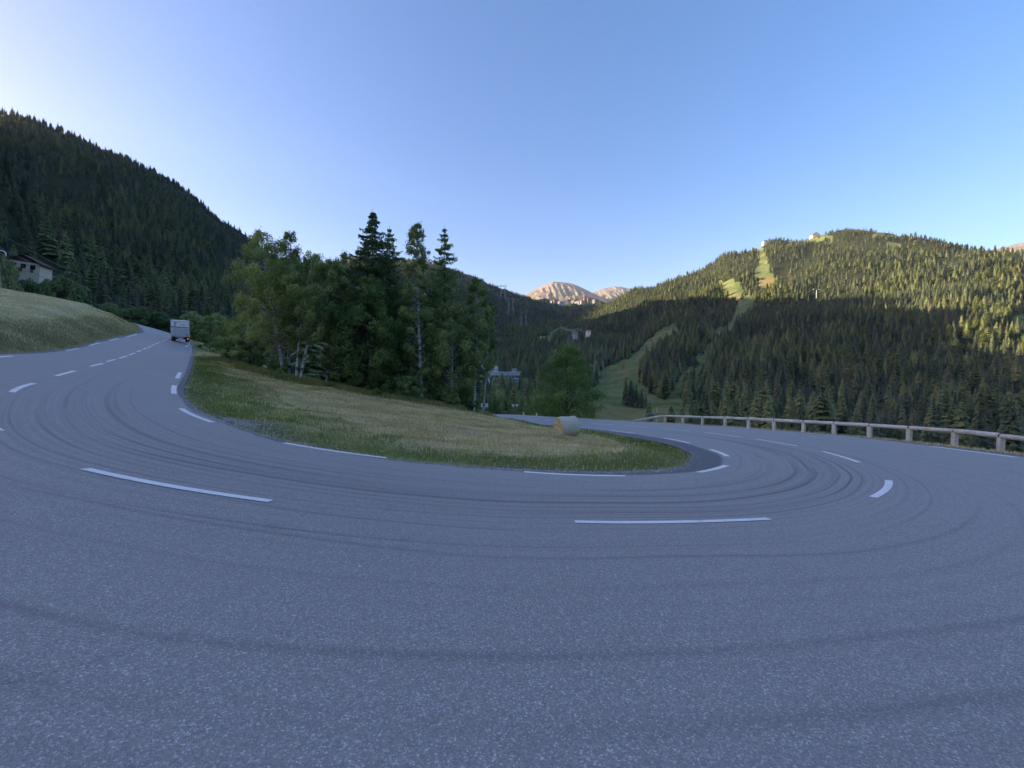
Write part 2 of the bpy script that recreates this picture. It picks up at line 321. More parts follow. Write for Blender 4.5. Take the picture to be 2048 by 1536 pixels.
def m_bale(side):
    t = NT('bale_net' if side else 'bale_end', 0.9, 0.1); co = t.coord(); n = t.noise(30, co, 4, .75); n2 = t.noise(6, co, 5, .7)
    if side: c = t.ramp(n, [(0.3, (0.38, 0.36, 0.26)), (0.5, (0.60, 0.58, 0.44)), (0.72, (0.80, 0.78, 0.64))])
    else: c = t.ramp(t.math('ADD', t.math('MULTIPLY', n, 0.4), t.math('MULTIPLY', n2, 0.6)), [(0.36, (0.28, 0.21, 0.10)), (0.47, (0.54, 0.46, 0.25)), (0.62, (0.76, 0.68, 0.44))])
    t.col(c); t.bump(n, 0.03); return t.m
M_bale_s, M_bale_e = m_bale(True), m_bale(False)

# ------------------------------------------------------------------ lie of the land, near part (the bend)
GC = [(1036,1041,6.1),(1340,1042,6.1),(1149,948,10.45),(170,938,5.72),(542,1003,5.3),(0,862,7.45),
(568,886,10.8),(772,916,10.5),(69,767,13.4),(150,742,17.2),(181,733,19),(206,727,21.2),(232,718.5,24.6),(254,712,28),(270,707,31.3),(284,700,34.8),(298,694,39.5),(309,689.3,44.1),(320,684.7,49.6),(336,678,57),
(362,817,14.6),(425,845,12.3),(349,780,18),(360,750,23.6),(361,682,52),(345,672,58),(335,665,68),(300,661,80),(272,658.5,90),
(1762,978,8.4),(2033,915,13.2),(1865,893,16.9),(1720,876,21.5),(1612,866,25),(1512,858,28.5),(1438,853,31.2),(1363,848,34.3),(1306,845.6,36),(1252,843,38.4),(1211,840.6,40.3),(1088,834,43.7),(1020,829.6,47),
(1719,925,12.2),(1594,892,17.2),(1482,874,21.8),(1382,862.6,26),(1295,855,29.8),(1185,847,34.8),(1081,840,38.5),(998,834,42.6),
(1453,931,11.9),(1421,899,16.2),(1327,876,21.5),(1220,861,27),(1094,850,33),(1010,842,38.5),(977,827.5,49)]
G3 = [(ray(x, y)[0] * d, d, ray(x, y)[1] * d) for x, y, d in GC]
G3 += [(0,0,-1.7),(-4,0,-1.35),(4,0,-1.72),(-8,2,-.95),(10,0,-1.8),(20,4,-2.2),(0,-12,-.7),(-10,-8,0),(14,-8,-1.3),
 (-5,45.3,-5.45),(-11.5,49.3,-5.9),(-20,53,-6.4),(-28,40.5,.35),(-24,38,-.3),(-17,35,-1.35),(-9,36,-2.95),(-5.5,37,-3.55),(-47,67,2.0),(-36,58,-2.5),(-60,78,4),
 (-34,20,1.9),(-26,10,.9),(-44,37,3.6),(-18,2,0.2),(-30,0,1.5)]
G3 = np.array(G3); GW = tps_fit(G3[:, :2], G3[:, 2], 8.0)
def gsurf(X, Y):
    X = np.asarray(X, float); Y = np.asarray(Y, float); return tps_eval(G3[:, :2], GW, np.c_[X.ravel(), Y.ravel()]).reshape(X.shape)
def bp(px, py):
    u, w = ray(px, py); ds = np.concatenate([np.arange(.8, 30, .05), np.arange(30, 120, .2)]); h = w * ds - gsurf(u * ds, ds); i = int(np.argmax(h < 0))
    t = h[i - 1] / (h[i - 1] - h[i]); d = ds[i - 1] + t * (ds[i] - ds[i - 1]); return (u * d, d)
ST = [((-85,79),(-83.5,75.5),(-82,71.5)),((-69,74),(-68.5,70),(-67,66)),((-57,67),(-57.5,63.5),(-58,59.5)),((-48.5,58.5),(-50,56.3),(-51.5,53.4)),
((-42.2,51.2),(-44.5,48.6),(-46.5,46)),((-36.2,43.8),(-38,41.3),(-41,38.7)),((-29.7,35.9),(-32.3,33.3),(-34.8,31.2)),((-24.5,29.5),(-27.3,27.1),(-29.9,25.3)),
((-20.2,24.1),(-23.2,21.9),(-26,20.2)),((-15.8,18.5),(-18.9,16.3),(-22.2,13.5)),((-13,15.6),(-15.9,12.5),(-19.5,9)),((-10.56,13.6),(-12.8,9.7),(-15.5,4.5)),
((-7.67,11.65),(-9.5,7.2),(-12,.5)),((-5.44,10.82),(-6.6,5.85),(-8,-2)),((-3.06,10.43),(-3.5,5.4),(-4.2,-3.5)),((-.34,10.7),(-1.1,5.6),(-.5,-4.3)),
((1.07,10.8),(1.5,6.02),(3.5,-4)),((3.24,10.95),(4.3,6.27),(7.5,-2.6)),((4.75,11.47),(6.9,7.4),(11.5,.3)),((5.7,12.4),(9,9.1),(14.8,4.5)),
((6.14,13.2),(10.2,10.6),(16.9,9)),((6.7,14.3),(11.3,12.5),(18.2,13.2)),((6.99,15.2),(12.3,15.15),(19.2,17)),((7.43,18),(13,18.5),(20.1,21.5)),
((7,20.9),(13.05,21.8),(19.8,25)),((6.17,24.1),(12.5,25),(18.8,28.9)),((4.93,27.4),(11.1,28.7),(17.5,31.6)),((2.66,30.8),(8.7,32.9),(14,36.6)),
((.7,33.4),(5.2,36.9),(8.8,42)),((-1,36.3),(1.6,40.6),(4,45)),((-3,39),(-1.45,42.7),(-.2,48.2)),((-6,42),(-5,45.3),(-4.5,50.3)),((-12,46),(-11.5,49.3),(-11.5,53.7)),((-20,49),(-20,52.5),(-20,56.7))]
SUB = 6
Ic, Cc, Oc = (crom([s[k] for s in ST], SUB) for k in range(3))
ROAD = np.vstack([Ic, Oc[::-1]])
BANK = Oc[:13 * SUB]; BACK = Oc[12 * SUB:18 * SUB]; RAIL = Oc[18 * SUB:31 * SUB]
def nearH(X, Y):
    X = np.asarray(X, float); Y = np.asarray(Y, float); z = gsurf(X, Y)
    inr = inpoly(X, Y, ROAD); dI = dist_poly(X, Y, Ic); dB = dist_poly(X, Y, BANK); dR = dist_poly(X, Y, RAIL); dK = dist_poly(X, Y, BACK)
    dall = np.minimum(np.minimum(dI, dist_poly(X, Y, Oc)), 50)
    isl = inpoly(X, Y, np.vstack([Ic, [(-20, 60), (-85, 90)]]))
    out = ~inr & ~isl
    left = out & (dB <= np.minimum(dR, dK)); right = out & (dR < dB) & (dR <= dK); back = out & ~left & ~right
    hb = np.interp(dB, [0, .6, 2.6, 5, 10, 17, 24, 60], [0, .12, 1.5, 2.2, 1.7, .9, .2, -5.0]) * np.interp(Y, [-10, 5, 17, 45, 60], [.5, .8, 1, .95, .5])
    bump = (vnoise(X, Y, 2.2, 3) - .5) * .22 + (vnoise(X, Y, .9, 5) - .5) * .10
    z = np.where(left, z + hb + bump * sstep(.5, 2, dB), z)
    z = np.where(right, z - np.interp(dR, [0, .9, 1.8, 4, 80], [0, .02, .35, 2.2, 46]), z)
    z = np.where(back, z + np.interp(dK, [0, 1, 4, 40], [0, .05, .8, 9]), z)
    sw = np.maximum(0, vnoise(X * .22 + Y * .10, Y * .8 - X * .12, 1.0, 52) - .55) * .34
    z = np.where(isl, z + (bump * .6 + .05 + sw) * sstep(.3, 2.0, dI), z)
    z = z - .06 * (1 - sstep(.0, .45, np.where(inr, 0, dall)))
    # beyond the far ends everything leaves the bend's surface
    far = np.maximum(0, Y - 60) * .25 * ((X > -40)) + np.maximum(0, Y - 84) * .12
    return z - far
# ------------------------------------------------------------------ the valley and the mountains: slope seen from the bend against distance
COLS = {
 -300: [(60,690),(90,600),(130,545),(300,400),(520,225),(590,195),(760,260)],
 0: [(60,700),(90,605),(130,565),(300,445),(500,315),(640,240),(820,300)],
 130: [(60,720),(90,640),(130,595),(300,480),(520,345),(720,277),(880,330)],
 215: [(60,740),(100,655),(140,620),(300,510),(550,385),(800,316),(960,370)],
 330: [(60,760),(110,665),(150,645),(280,580),(500,470),(980,373),(1180,430)],
 430: [(60,770),(120,670),(170,640),(300,598),(600,510),(1150,444),(1350,500)],
 495: [(60,780),(130,685),(300,625),(700,545),(1300,495),(1600,560)],
 600: [(60,820),(200,705),(500,640),(1000,580),(1500,530),(2000,570)],
 700: [(60,860),(200,745),(500,680),(1000,620),(1700,522),(2200,575)],
 820: [(60,880),(150,800),(600,705),(1200,620),(1850,520),(2400,560)],
 880: [(60,890),(150,815),(500,740),(900,680),(1500,590),(1900,538),(2400,575)],
 935: [(60,900),(150,825),(450,770),(900,690),(1500,605),(1950,552),(2500,590)],
 1000: [(60,910),(160,835),(400,788),(700,738),(1100,680),(1600,622),(2050,580),(2600,604)],
 1060: [(60,920),(170,840),(420,782),(800,706),(1200,655),(2100,606),(2500,603),(3200,606)],
 1130: [(60,930),(200,840),(450,765),(800,704),(1100,665),(1600,640),(2200,620),(2700,611),(3400,606)],
 1200: [(60,940),(200,838),(300,796),(500,745),(800,690),(1200,648),(1700,622),(2200,616),(2700,611),(3400,606)],
 1260: [(60,950),(130,890),(200,842),(300,802),(500,738),(800,678),(1250,610),(1500,588),(2100,616)],
 1350: [(60,960),(130,895),(200,845),(270,806),(450,722),(700,660),(1100,602),(1380,558),(1700,600)],
 1450: [(60,970),(130,900),(200,848),(300,795),(480,712),(700,648),(970,600),(1280,513),(1600,560)],
 1550: [(60,980),(130,905),(190,855),(280,795),(450,700),(700,638),(880,598),(1320,488),(1620,540)],
 1650: [(60,990),(130,910),(180,862),(270,795),(430,698),(650,632),(800,600),(1300,475),(1600,530)],
 1750: [(60,1000),(130,915),(175,868),(270,800),(420,705),(600,632),(715,600),(1260,473),(1560,530)],
 1870: [(60,1010),(130,920),(170,878),(260,805),(400,708),(640,600),(1080,493),(1350,545)],
 2048: [(60,1030),(130,935),(160,898),(240,825),(360,728),(560,610),(950,512),(1250,560)],
 2300: [(60,1060),(130,950),(240,840),(500,640),(900,535),(1200,580)]}
TP = []
for x, L in COLS.items():
    for d, y in L:
        u, w = ray(x, y); r = d * math.hypot(1, u); TP.append((math.degrees(math.atan(u)) / 14.0, math.log(r), d * w / r))
for az, L in {-57: [(75,4),(150,62),(400,215),(940,378),(1180,300)], -61: [(75,4),(150,60),(400,190),(890,305),(1120,250)], -66: [(75,4),(150,56),(400,160),(850,262),(1050,210)], -73.4: [(75,4),(150,50),(400,145),(804,245),(1000,190)], -83: [(75,4),(150,45),(400,150),(776,252),(1000,210)], -98: [(75,4),(150,40),(400,130),(776,232),(1000,200)], -115: [(70,4),(150,40),(400,130),(780,225),(1000,190)], -145: [(70,4),(200,50),(600,180),(900,160)],  # left ridge out of view, heights shaped to cast the right hill's shadow line
              -180: [(70,3),(200,40),(600,150)], 180: [(70,3),(200,40),(600,150)], 140: [(70,0),(200,10),(600,80)], 100: [(70,-22),(150,-32),(300,-20),(600,90)], 78: [(60,-25),(150,-32),(300,0),(650,140),(900,220)]}.items():
    for r, z in L: TP.append((az / 14.0, math.log(r), z / r))
TP = np.array(TP); FW = tps_fit(TP[:, :2], TP[:, 2], 0.002)
def farH(X, Y):
    X = np.asarray(X, float); Y = np.asarray(Y, float); r = np.maximum(np.hypot(X, Y), 30.); az = np.degrees(np.arctan2(X, Y)) / 14.0
    z = r * tps_eval(TP[:, :2], FW, np.c_[az.ravel(), np.log(r).ravel()]).reshape(X.shape)
    rough = (vnoise(X, Y, 90, 11) - .5) * .022 * r + (vnoise(X, Y, 38, 12) - .5) * .010 * r
    return z + rough * sstep(120, 400, r)
def H(X, Y):
    X = np.asarray(X, float); Y = np.asarray(Y, float); r = np.hypot(X, Y); n = r < 150
    f = farH(X, Y); out = f.copy()
    if n.any():
        a = nearH(X[n], Y[n]) - np.maximum(0, r[n] - 95) * 0.5 - np.maximum(0, r[n] - 110) * 4
        a = a - np.maximum(0, X[n] + 9.5 - 0) * 0
        out[n] = np.maximum(a, f[n] - 200 * (r[n] < 62))
    return out
def H1(x, y): return float(H(np.array([x]), np.array([y]))[0])
# nearby ground
gx = np.arange(-112, 66, .6); gy = np.arange(-40, 112, .6)
GX, GY = np.meshgrid(gx, gy); gz = H(GX, GY)
inr = inpoly(GX, GY, ROAD); dI = dist_poly(GX, GY, Ic); dB = dist_poly(GX, GY, BANK); dR = dist_poly(GX, GY, RAIL)
isl = inpoly(GX, GY, np.vstack([Ic, [(-20, 60), (-85, 90)]]))
green = np.where(isl, np.interp(dI, [0, .4, 1.3, 2.3], [.5, .95, .85, .18]), 0.18)
green = np.where(isl & (GX < -4) & (GY < 25), np.maximum(green, np.interp(dI, [0, 2, 5], [.9, .6, .25])), green)
green = np.where(isl & (GX < -14) & (GY > 19), np.maximum(green, .55), green)
green = np.where(~isl & ~inr & (dB < dR), np.interp(dB, [0, .5, 1.3, 2.5, 6], [.4, .75, .55, .15, .0]), green)
brown = np.where(~isl & ~inr & (dB < dR), np.interp(dB, [0, 1.0, 2.6, 3.4], [.3, .85, .8, 0]), 0.0)
brown = np.where(isl, .35 * sstep(.45, .75, vnoise(GX, GY, 6, 21)), brown)
gravel = np.where(isl, (1 - sstep(.1, .55, dI)) * .7, 0) + (1 - sstep(.0, .9, np.hypot((GX + 9.3) / 2.6, (GY - 13.4) / .9))) * 1.0
gravel = np.where(isl & (GX < -13) & (GX > -19), np.maximum(gravel, (1 - sstep(.3, 1.3, dI)) * sstep(.35, .6, vnoise(GX, GY, 1.3, 9))), gravel)
gravel = np.where(~isl & ~inr & (dR < dB), np.interp(dR, [0, 1.5, 3], [.8, .5, 0]), gravel)
green = np.where(~isl & ~inr & (dR < dB), .12, green)
ny, nx = GX.shape; ii = np.arange(ny * nx).reshape(ny, nx)
quads = np.stack([ii[:-1, :-1], ii[:-1, 1:], ii[1:, 1:], ii[1:, :-1]], -1).reshape(-1, 4)
keep = ~(inr[:-1, :-1] & inr[1:, 1:] & inr[:-1, 1:] & inr[1:, :-1] & (dI[:-1, :-1] > 2) & (dist_poly(GX, GY, Oc)[:-1, :-1] > 2)).reshape(-1)
rr_ = np.hypot(GX, GY)[:-1, :-1].reshape(-1); keep &= rr_ < 110
me = mesh('meadow', np.stack([GX, GY, gz], -1).reshape(-1, 3), quads[keep], M_ground, True)
fattr(me, 'green', green); fattr(me, 'gravel', gravel); fattr(me, 'brown', brown)
tag(obj('ground', me), kind='structure')
# far terrain (one sheet, polar)
azs = np.concatenate([np.arange(-180, -64, 2.0), np.arange(-64, 62, .22), np.arange(62, 180.1, 2.0)]); azs[-1] = 180
rs = [72.]
while rs[-1] < 3900: rs.append(rs[-1] * 1.017)
rs = np.array(rs); AZ, RR = np.meshgrid(np.radians(azs), rs); FX = np.sin(AZ) * RR; FY = np.cos(AZ) * RR; FZ = H(FX, FY)
FZ = FZ - 0.5 * (RR < 112)
ppx, ppy, pf = project(FX, FY, FZ)
MEAD = [([(1330,650),(1350,646),(1354,665),(1330,686),(1308,702),(1284,730),(1286,758),(1300,790),(1330,800),(1347,785),(1378,738),(1394,720),(1424,678),(1450,648),(1466,625),(1474,604),(1500,590),(1512,600),(1492,625),(1467,650),(1437,685),(1412,715),(1394,745),(1367,790),(1364,815),(1420,826),(1420,870),(1110,870),(1185,790),(1200,745),(1240,728),(1276,700),(1300,673)], 150, 1050),
 ([(1438,562),(1472,562),(1482,590),(1475,606),(1462,596),(1448,590)], 700, 1400), ([(1512,484),(1532,484),(1536,556),(1514,556)], 900, 1500),
 ([(1518,556),(1548,552),(1545,574),(1516,574)], 900, 1300), ([(2015,632),(2060,628),(2075,665),(2025,660)], 300, 900),
 ([(1072,682),(1085,670),(1108,660),(1150,655),(1160,664),(1120,668),(1092,680),(1084,692)], 700, 1500), ([(1000,760),(1068,758),(1075,790),(1000,790)], 300, 620),
 ([(1020,735),(1052,726),(1062,742),(1030,745)], 500, 900), ([(398,600),(440,606),(500,628),(500,648),(420,640)], 120, 400), ([(40,545),(110,548),(120,575),(60,585)], 100, 220),
 ([(940,745),(1010,735),(1040,775),(1000,790),(950,790)], 300, 620), ([(1604,474),(1660,470),(1664,478),(1612,482)], 900, 1700), ([(1740,466),(1800,470),(1812,477),(1748,474)], 900, 1700), ([(1770,486),(1802,488),(1800,502),(1775,498)], 900, 1400)]
def mead(px, py, f):
    jx = px + (vnoise(px, py, 17, 61) - .5) * 18 + (vnoise(px, py, 6, 62) - .5) * 8; jy = py + (vnoise(px, py, 15, 63) - .5) * 12; m = np.zeros(px.shape)
    for P, d0, d1 in MEAD: m = np.maximum(m, inpoly(jx, jy, P) & (f > d0) & (f < d1))
    return m
meadow = mead(ppx, ppy, pf); meadow = np.maximum(meadow, (RR < 150) * (FX > -20))
dry = (inpoly(ppx, ppy, MEAD[3][0]) | inpoly(ppx, ppy, [(1455, 590), (1485, 590), (1485, 606), (1455, 606)])) * (pf > 500) * 1.0
dry = np.maximum(dry, (inpoly(ppx, ppy, [(1150, 812), (1340, 815), (1340, 850), (1150, 850)]) & (pf < 400)) * .45)
ny, nx = FX.shape; ii = np.arange(ny * nx).reshape(ny, nx)
quads = np.stack([ii[:-1, :-1], ii[1:, :-1], ii[1:, 1:], ii[:-1, 1:]], -1).reshape(-1, 4)
me = mesh('mountainside', np.stack([FX, FY, FZ], -1).reshape(-1, 3), quads, M_hill, True)
fattr(me, 'meadow', meadow); fattr(me, 'dry', dry)
tag(obj('mountain_terrain', me), kind='structure')
# bare rock mountains far behind
def rock_mountain(prof, d, y_base, depth, seed):
    xs = np.linspace(prof[0][0], prof[-1][0], 150); top = np.interp(xs, [p[0] for p in prof], [p[1] for p in prof])
    ts = np.linspace(-1, 1, 90); V = []
    for t in ts:
        D = d + t * depth
        for x, yt in zip(xs, top):
            u, w = ray(x, yt); _, w0 = ray(x, y_base); zt = w * d; zb = w0 * d; X = u * d
            k = max(0., 1 - abs(t) ** 1.25)
            gul = (abs(2 * vnoise(X, D * .35, 70, seed) - 1) * .10 + abs(2 * vnoise(X, D * .4, 32, seed + 1) - 1) * .07) * (1 - k ** 3)
            V.append((X + 40 * (vnoise(D, X, 200, seed + 4) - .5), D, zb - 120 + (zt - zb + 120) * max(0, k - gul * (0.3 + .7 * (k > .05)))))
    n, m_ = len(ts), len(xs); ii = np.arange(n * m_).reshape(n, m_)
    q = np.stack([ii[:-1, :-1], ii[:-1, 1:], ii[1:, 1:], ii[1:, :-1]], -1).reshape(-1, 4); V = np.array(V)
    me = mesh('rock_mountain', V, q, M_rock, True); rel = (V[:, 2] - V[:, 2].min()) / np.ptp(V[:, 2])
    fattr(me, 'grassy', np.clip(1.25 - rel * 1.6, 0, 1) * .8 + .25 * (vnoise(V[:, 0], V[:, 1], 150, 8) > .6))
    tag(obj('rock_mountain', me), kind='structure')
rock_mountain([(1010,604),(1040,596),(1055,586),(1072,577),(1090,569),(1105,563),(1120,564),(1140,566),(1160,573),(1178,582),(1192,590),(1215,606)], 5200, 606, 700, 31)
rock_mountain([(1150,600),(1186,585),(1205,577),(1226,572.5),(1240,573.5),(1258,577),(1290,586),(1320,600)], 5900, 604, 700, 51)
rock_mountain([(1960,512),(1985,500),(2010,494),(2028,489),(2048,483),(2090,470),(2140,466),(2200,480)], 3600, 520, 500, 71)

# ------------------------------------------------------------------ road
cumu = np.r_[0, np.cumsum(np.linalg.norm(np.diff(Cc, axis=0), axis=1))]
Ep = [(360,745),(354,757),(349,771),(348,788),(362,817),(425,845),(568,886),(772,916),(1048,944),(1250,952),(1397,945),(1453,931),(1455,913),(1421,899),(1378.5,886),(1327,876),(1270,867),(1220,861),(1172,856),(1094,850),(1064,847),(1040,845),(1010,842)]
Ew = np.array([bp(*p) for p in Ep])
EwS = crom(Ew, 6); NI, NO = 9, 12; rows = []; uvs = []
for k in range(len(Cc)):
    dE = float(np.min(np.linalg.norm(EwS - Ic[k], axis=1))) if 9.5 * SUB < k < 31 * SUB else .55
    wI = np.linalg.norm(Cc[k] - Ic[k])
    for j in range(NI + NO + 1):
        if j <= NI: v = j / NI; p = Ic[k] * (1 - v) + Cc[k] * v
        else: v = 1 + (j - NI) / NO; p = Cc[k] * (2 - v) + Oc[k] * (v - 1)
        rows.append(p); e = (v * wI / max(dE, .25)) * (1.0 if k > 12 * SUB else 1.9) if v <= 1 else max(0.0, (2 - v) * np.linalg.norm(Oc[k] - Cc[k]) / .45)
        uvs.append((cumu[k], v, min(e, 3)))
rows = np.array(rows); uvs = np.array(uvs)
rz = gsurf(rows[:, 0], rows[:, 1])
m_ = NI + NO + 1; n = len(Cc); ii = np.arange(n * m_).reshape(n, m_)
q = np.stack([ii[:-1, :-1], ii[:-1, 1:], ii[1:, 1:], ii[1:, :-1]], -1).reshape(-1, 4)
me = mesh('road_surface', np.c_[rows, rz], q, M_asph, True)
a = me.attributes.new('ruv', 'FLOAT_VECTOR', 'POINT'); a.data.foreach_set('vector', uvs.astype(np.float32).ravel())
road = tag(obj('road', me), kind='structure')
if me.polygons[0].normal.z < 0: me.flip_normals()
def painted(P, width, name):
    P = np.asarray(P); n = max(4, int(np.linalg.norm(np.diff(P, axis=0), axis=1).sum() / .35)); s = np.r_[0, np.cumsum(np.linalg.norm(np.diff(P, axis=0), axis=1))]
    t = np.linspace(0, s[-1], n); Q = np.c_[np.interp(t, s, P[:, 0]), np.interp(t, s, P[:, 1])]
    d = np.gradient(Q, axis=0); d /= np.linalg.norm(d, axis=1)[:, None]; N = np.c_[-d[:, 1], d[:, 0]] * width / 2
    L, Rr = Q + N, Q - N; V = []
    for A in (L, Rr): V.append(np.c_[A, gsurf(A[:, 0], A[:, 1]) + .009])
    V = np.vstack(V); Fc = [(i, i + n, i + n + 1, i + 1) for i in range(n - 1)]
    me = mesh(name, V, Fc, M_paint)
    if me.polygons[0].normal.z < 0: me.flip_normals()
    return obj(name, me, road)
def section(curve, a, b):
    a, b = np.array(a), np.array(b); mid = (a + b) / 2; L = np.linalg.norm(b - a); i = int(np.argmin(np.linalg.norm(curve - mid, axis=1))); m = curve[i]
    nrm = np.array([-(b - a)[1], (b - a)[0]]) / L; k = float(np.clip((m - mid) @ nrm, -.032 * L, .032 * L)); m = mid + nrm * k
    return np.array([a * (1 - t) ** 2 + 2 * t * (1 - t) * (2 * m - (a + b) / 2) + b * t * t for t in np.linspace(0, 1, 9)])
CD = [((24,785),(69,767)),((112,752),(150,742)),((181,733),(206,727)),((213,723.5),(232,718.5)),((238,717),(254,712)),((257,710.5),(270,705.8)),((274,704),(282.5,700.7)),((286,699),(294,696)),((296.5,695),(301.5,692.7)),((304,691),(309,689.1)),((311.5,688.1),(316,686.3)),((318,685.5),(322,683.8)),((324,683),(328,681.3)),((330,680.4),(334,678.7)),((542,1003),(170,938)),((1150,1044),(1538,1038)),((1746,995),(1777,961)),
 ((1719,925.4),(1645,903)),((1594,892),(1511,878)),((1482,874),(1409,865)),((1382,862.6),(1321,857)),((1295,855),(1247,851)),((1226,850),(1185,847)),((1166,845.4),(1125,842.8)),((1108,841.6),(1089,840.4)),((1081,840),(1056,838)),((1046,837.5),(1026,836)),((1015.6,835.4),(998,834))]
CW = [(bp(*a), bp(*b)) for a, b in CD]
allC = np.array([p for ab in CW for p in ab])
# spline through the painted centre-line ends, ordered along the road
key = np.array([int(np.argmin(np.linalg.norm(Cc - p, axis=1))) + 0.0 for p in allC]); order = np.argsort(key + 1e-3 * np.arange(len(key)))
cl = [allC[i] for i in order]; tmp = [cl[0]]
for p in cl[1:]:
    if np.linalg.norm(p - tmp[-1]) > .45: tmp.append(p)
Cs = crom(tmp, 8)
for a, b in CW: painted(section(Cs, a, b), .135, 'centre_line_dash')
painted([(-9.97, 7.45), (-11.6, 8.3), (-13.2, 9.3)], .135, 'centre_line_dash')
for a, b in [((-56.5,62.4),(-59.5,64.4)),((-62,66),(-65.5,68.2)),((-68,69.6),(-72,71.2)),((-75,72.4),(-79,73.9))]: painted([a, b], .135, 'centre_line_dash')
Es = crom(Ew, 6)
ED = [((360,745),(354,757)),((349,771),(348,788)),((362,817),(425,845)),((568,886),(772,916)),((1048,944),(1250,952)),((1397,945),(1453,931)),((1455,913),(1421,899)),((1378.5,886),(1327,876)),((1270,867),(1220,861)),((1172,856),(1150,854.4)),((1094,850),(1064,847)),((1040,845),(1010,842))]
for a, b in ED: painted(section(Es, bp(*a), bp(*b)), .19, 'edge_line_dash')
painted([bp(371, 693.6), bp(392, 693)], .15, 'edge_line_dash')
OD = [((2033,915),(1865,893)),((1720,876),(1612,866)),((1512.5,858),(1438,853)),((1363,848),(1306,845.6)),((1252,843),(1211.5,840.6)),((1170,838),(1128,836.2)),((1088,834),(1064,832)),((1039.6,830.6),(1020,829.8))]
for a, b in OD: painted([bp(*a), bp(*b)], .19, 'edge_line_dash')
P0 = bp(2033, 915); painted([(16.3, 9.6), (14.4, 5.9)], .19, 'edge_line_dash')
painted([(-21.9, 15.6), (-24.1, 18.6)], .17, 'edge_line_dash')
for k in range(5):
    i = (8 + k) ; a = Oc[(8 - k) * SUB] ; b = Oc[(8 - k) * SUB - 3]; off = np.array([.32, .26]); 
    if k: painted([a + off, b + off], .15, 'edge_line_dash')

# ------------------------------------------------------------------ guard rail of logs
Pp = [(2001,901),(1909,887.6),(1818,878),(1739,871),(1668,865.7),(1607,861),(1548,857),(1497,853),(1450,850),(1405,848),(1366,845.7),(1330,844)]
Pd = [15.7, 17.9, 20.1, 22.1, 23.9, 25.6, 27.4, 29.3, 31.2, 33.2, 35.4, 37.8]
PW = []
for (x, y), d in zip(Pp, Pd):
    u, w = ray(x, y); PW.append(Vector((u * d, d, w * d)))
PW = [PW[0] + (PW[0] - PW[1]) * 1.05 * k + Vector((-.25 * k * k, 0, 0)) for k in (4, 3, 2, 1)] + PW
rail = tag(empty('log_guardrail', PW[0]), 'weathered grey round-log guardrail on short posts along the outer edge of the bend', 'guardrail')
inv = Vector(PW[0])
tops = []
for i, p in enumerate(PW):
    b = MB(); w = .095; lean = .02
    t = ((PW[min(i + 1, len(PW) - 1)] - PW[max(i - 1, 0)])); t.z = 0; t.normalize(); nn = Vector((-t.y, t.x, 0))
    c = p - inv
    for sgn in (0,):
        V = []; zz = [-.45, .50, .535]
        for zk, sc_ in zip(zz, (1, 1, .85)):
            for a1, a2 in ((-1, -1), (1, -1), (1, 1), (-1, 1)): V.append(c + t * a1 * w * sc_ + nn * a2 * w * sc_ * .8 + Vector((0, 0, zk)))
        Fc = [(0, 1, 2, 3)[::-1]] + [(r * 4 + j, r * 4 + (j + 1) % 4, (r + 1) * 4 + (j + 1) % 4, (r + 1) * 4 + j) for r in range(2) for j in range(4)] + [(8, 9, 10, 11)]
        b.add(V, Fc)
    b.build('post', M_log, rail); tops.append(c + Vector((0, 0, .60)) )
rr = random.Random(4)
for i in range(len(tops) - 1):
    b = MB(); A, B = tops[i], tops[i + 1]; dv = (B - A).normalized(); A2 = A + dv * .02 + Vector((0, 0, rr.uniform(-.012, .012))); B2 = B - dv * .02
    P = [A2 + (B2 - A2) * t + Vector((0, 0, rr.uniform(-.008, .008))) for t in (0, .03, .3, .6, .97, 1)]
    r0 = rr.uniform(.10, .115); b.tube(P, [r0 * .82, r0, r0 * 1.0, r0 * .97, r0 * .98, r0 * .8], 12); b.build('rail', M_log, rail, True)
    if i: 
        b = MB(); b.tube([A - dv * .035, A + dv * .035], .088, 10); b.build('joint', M_dark, rail)
u, w = ray(1268, 841.5); e = Vector((u * 40.3, 40.3, w * 40.3)) - inv
b = MB(); b.tube([tops[-1], tops[-1] + (e - tops[-1]) * .25 + Vector((0, 0, .03)), tops[-1] + (e - tops[-1]) * .6, e], [.10, .11, .11, .10], 12); b.build('sloping_end_rail', M_log, rail, True)

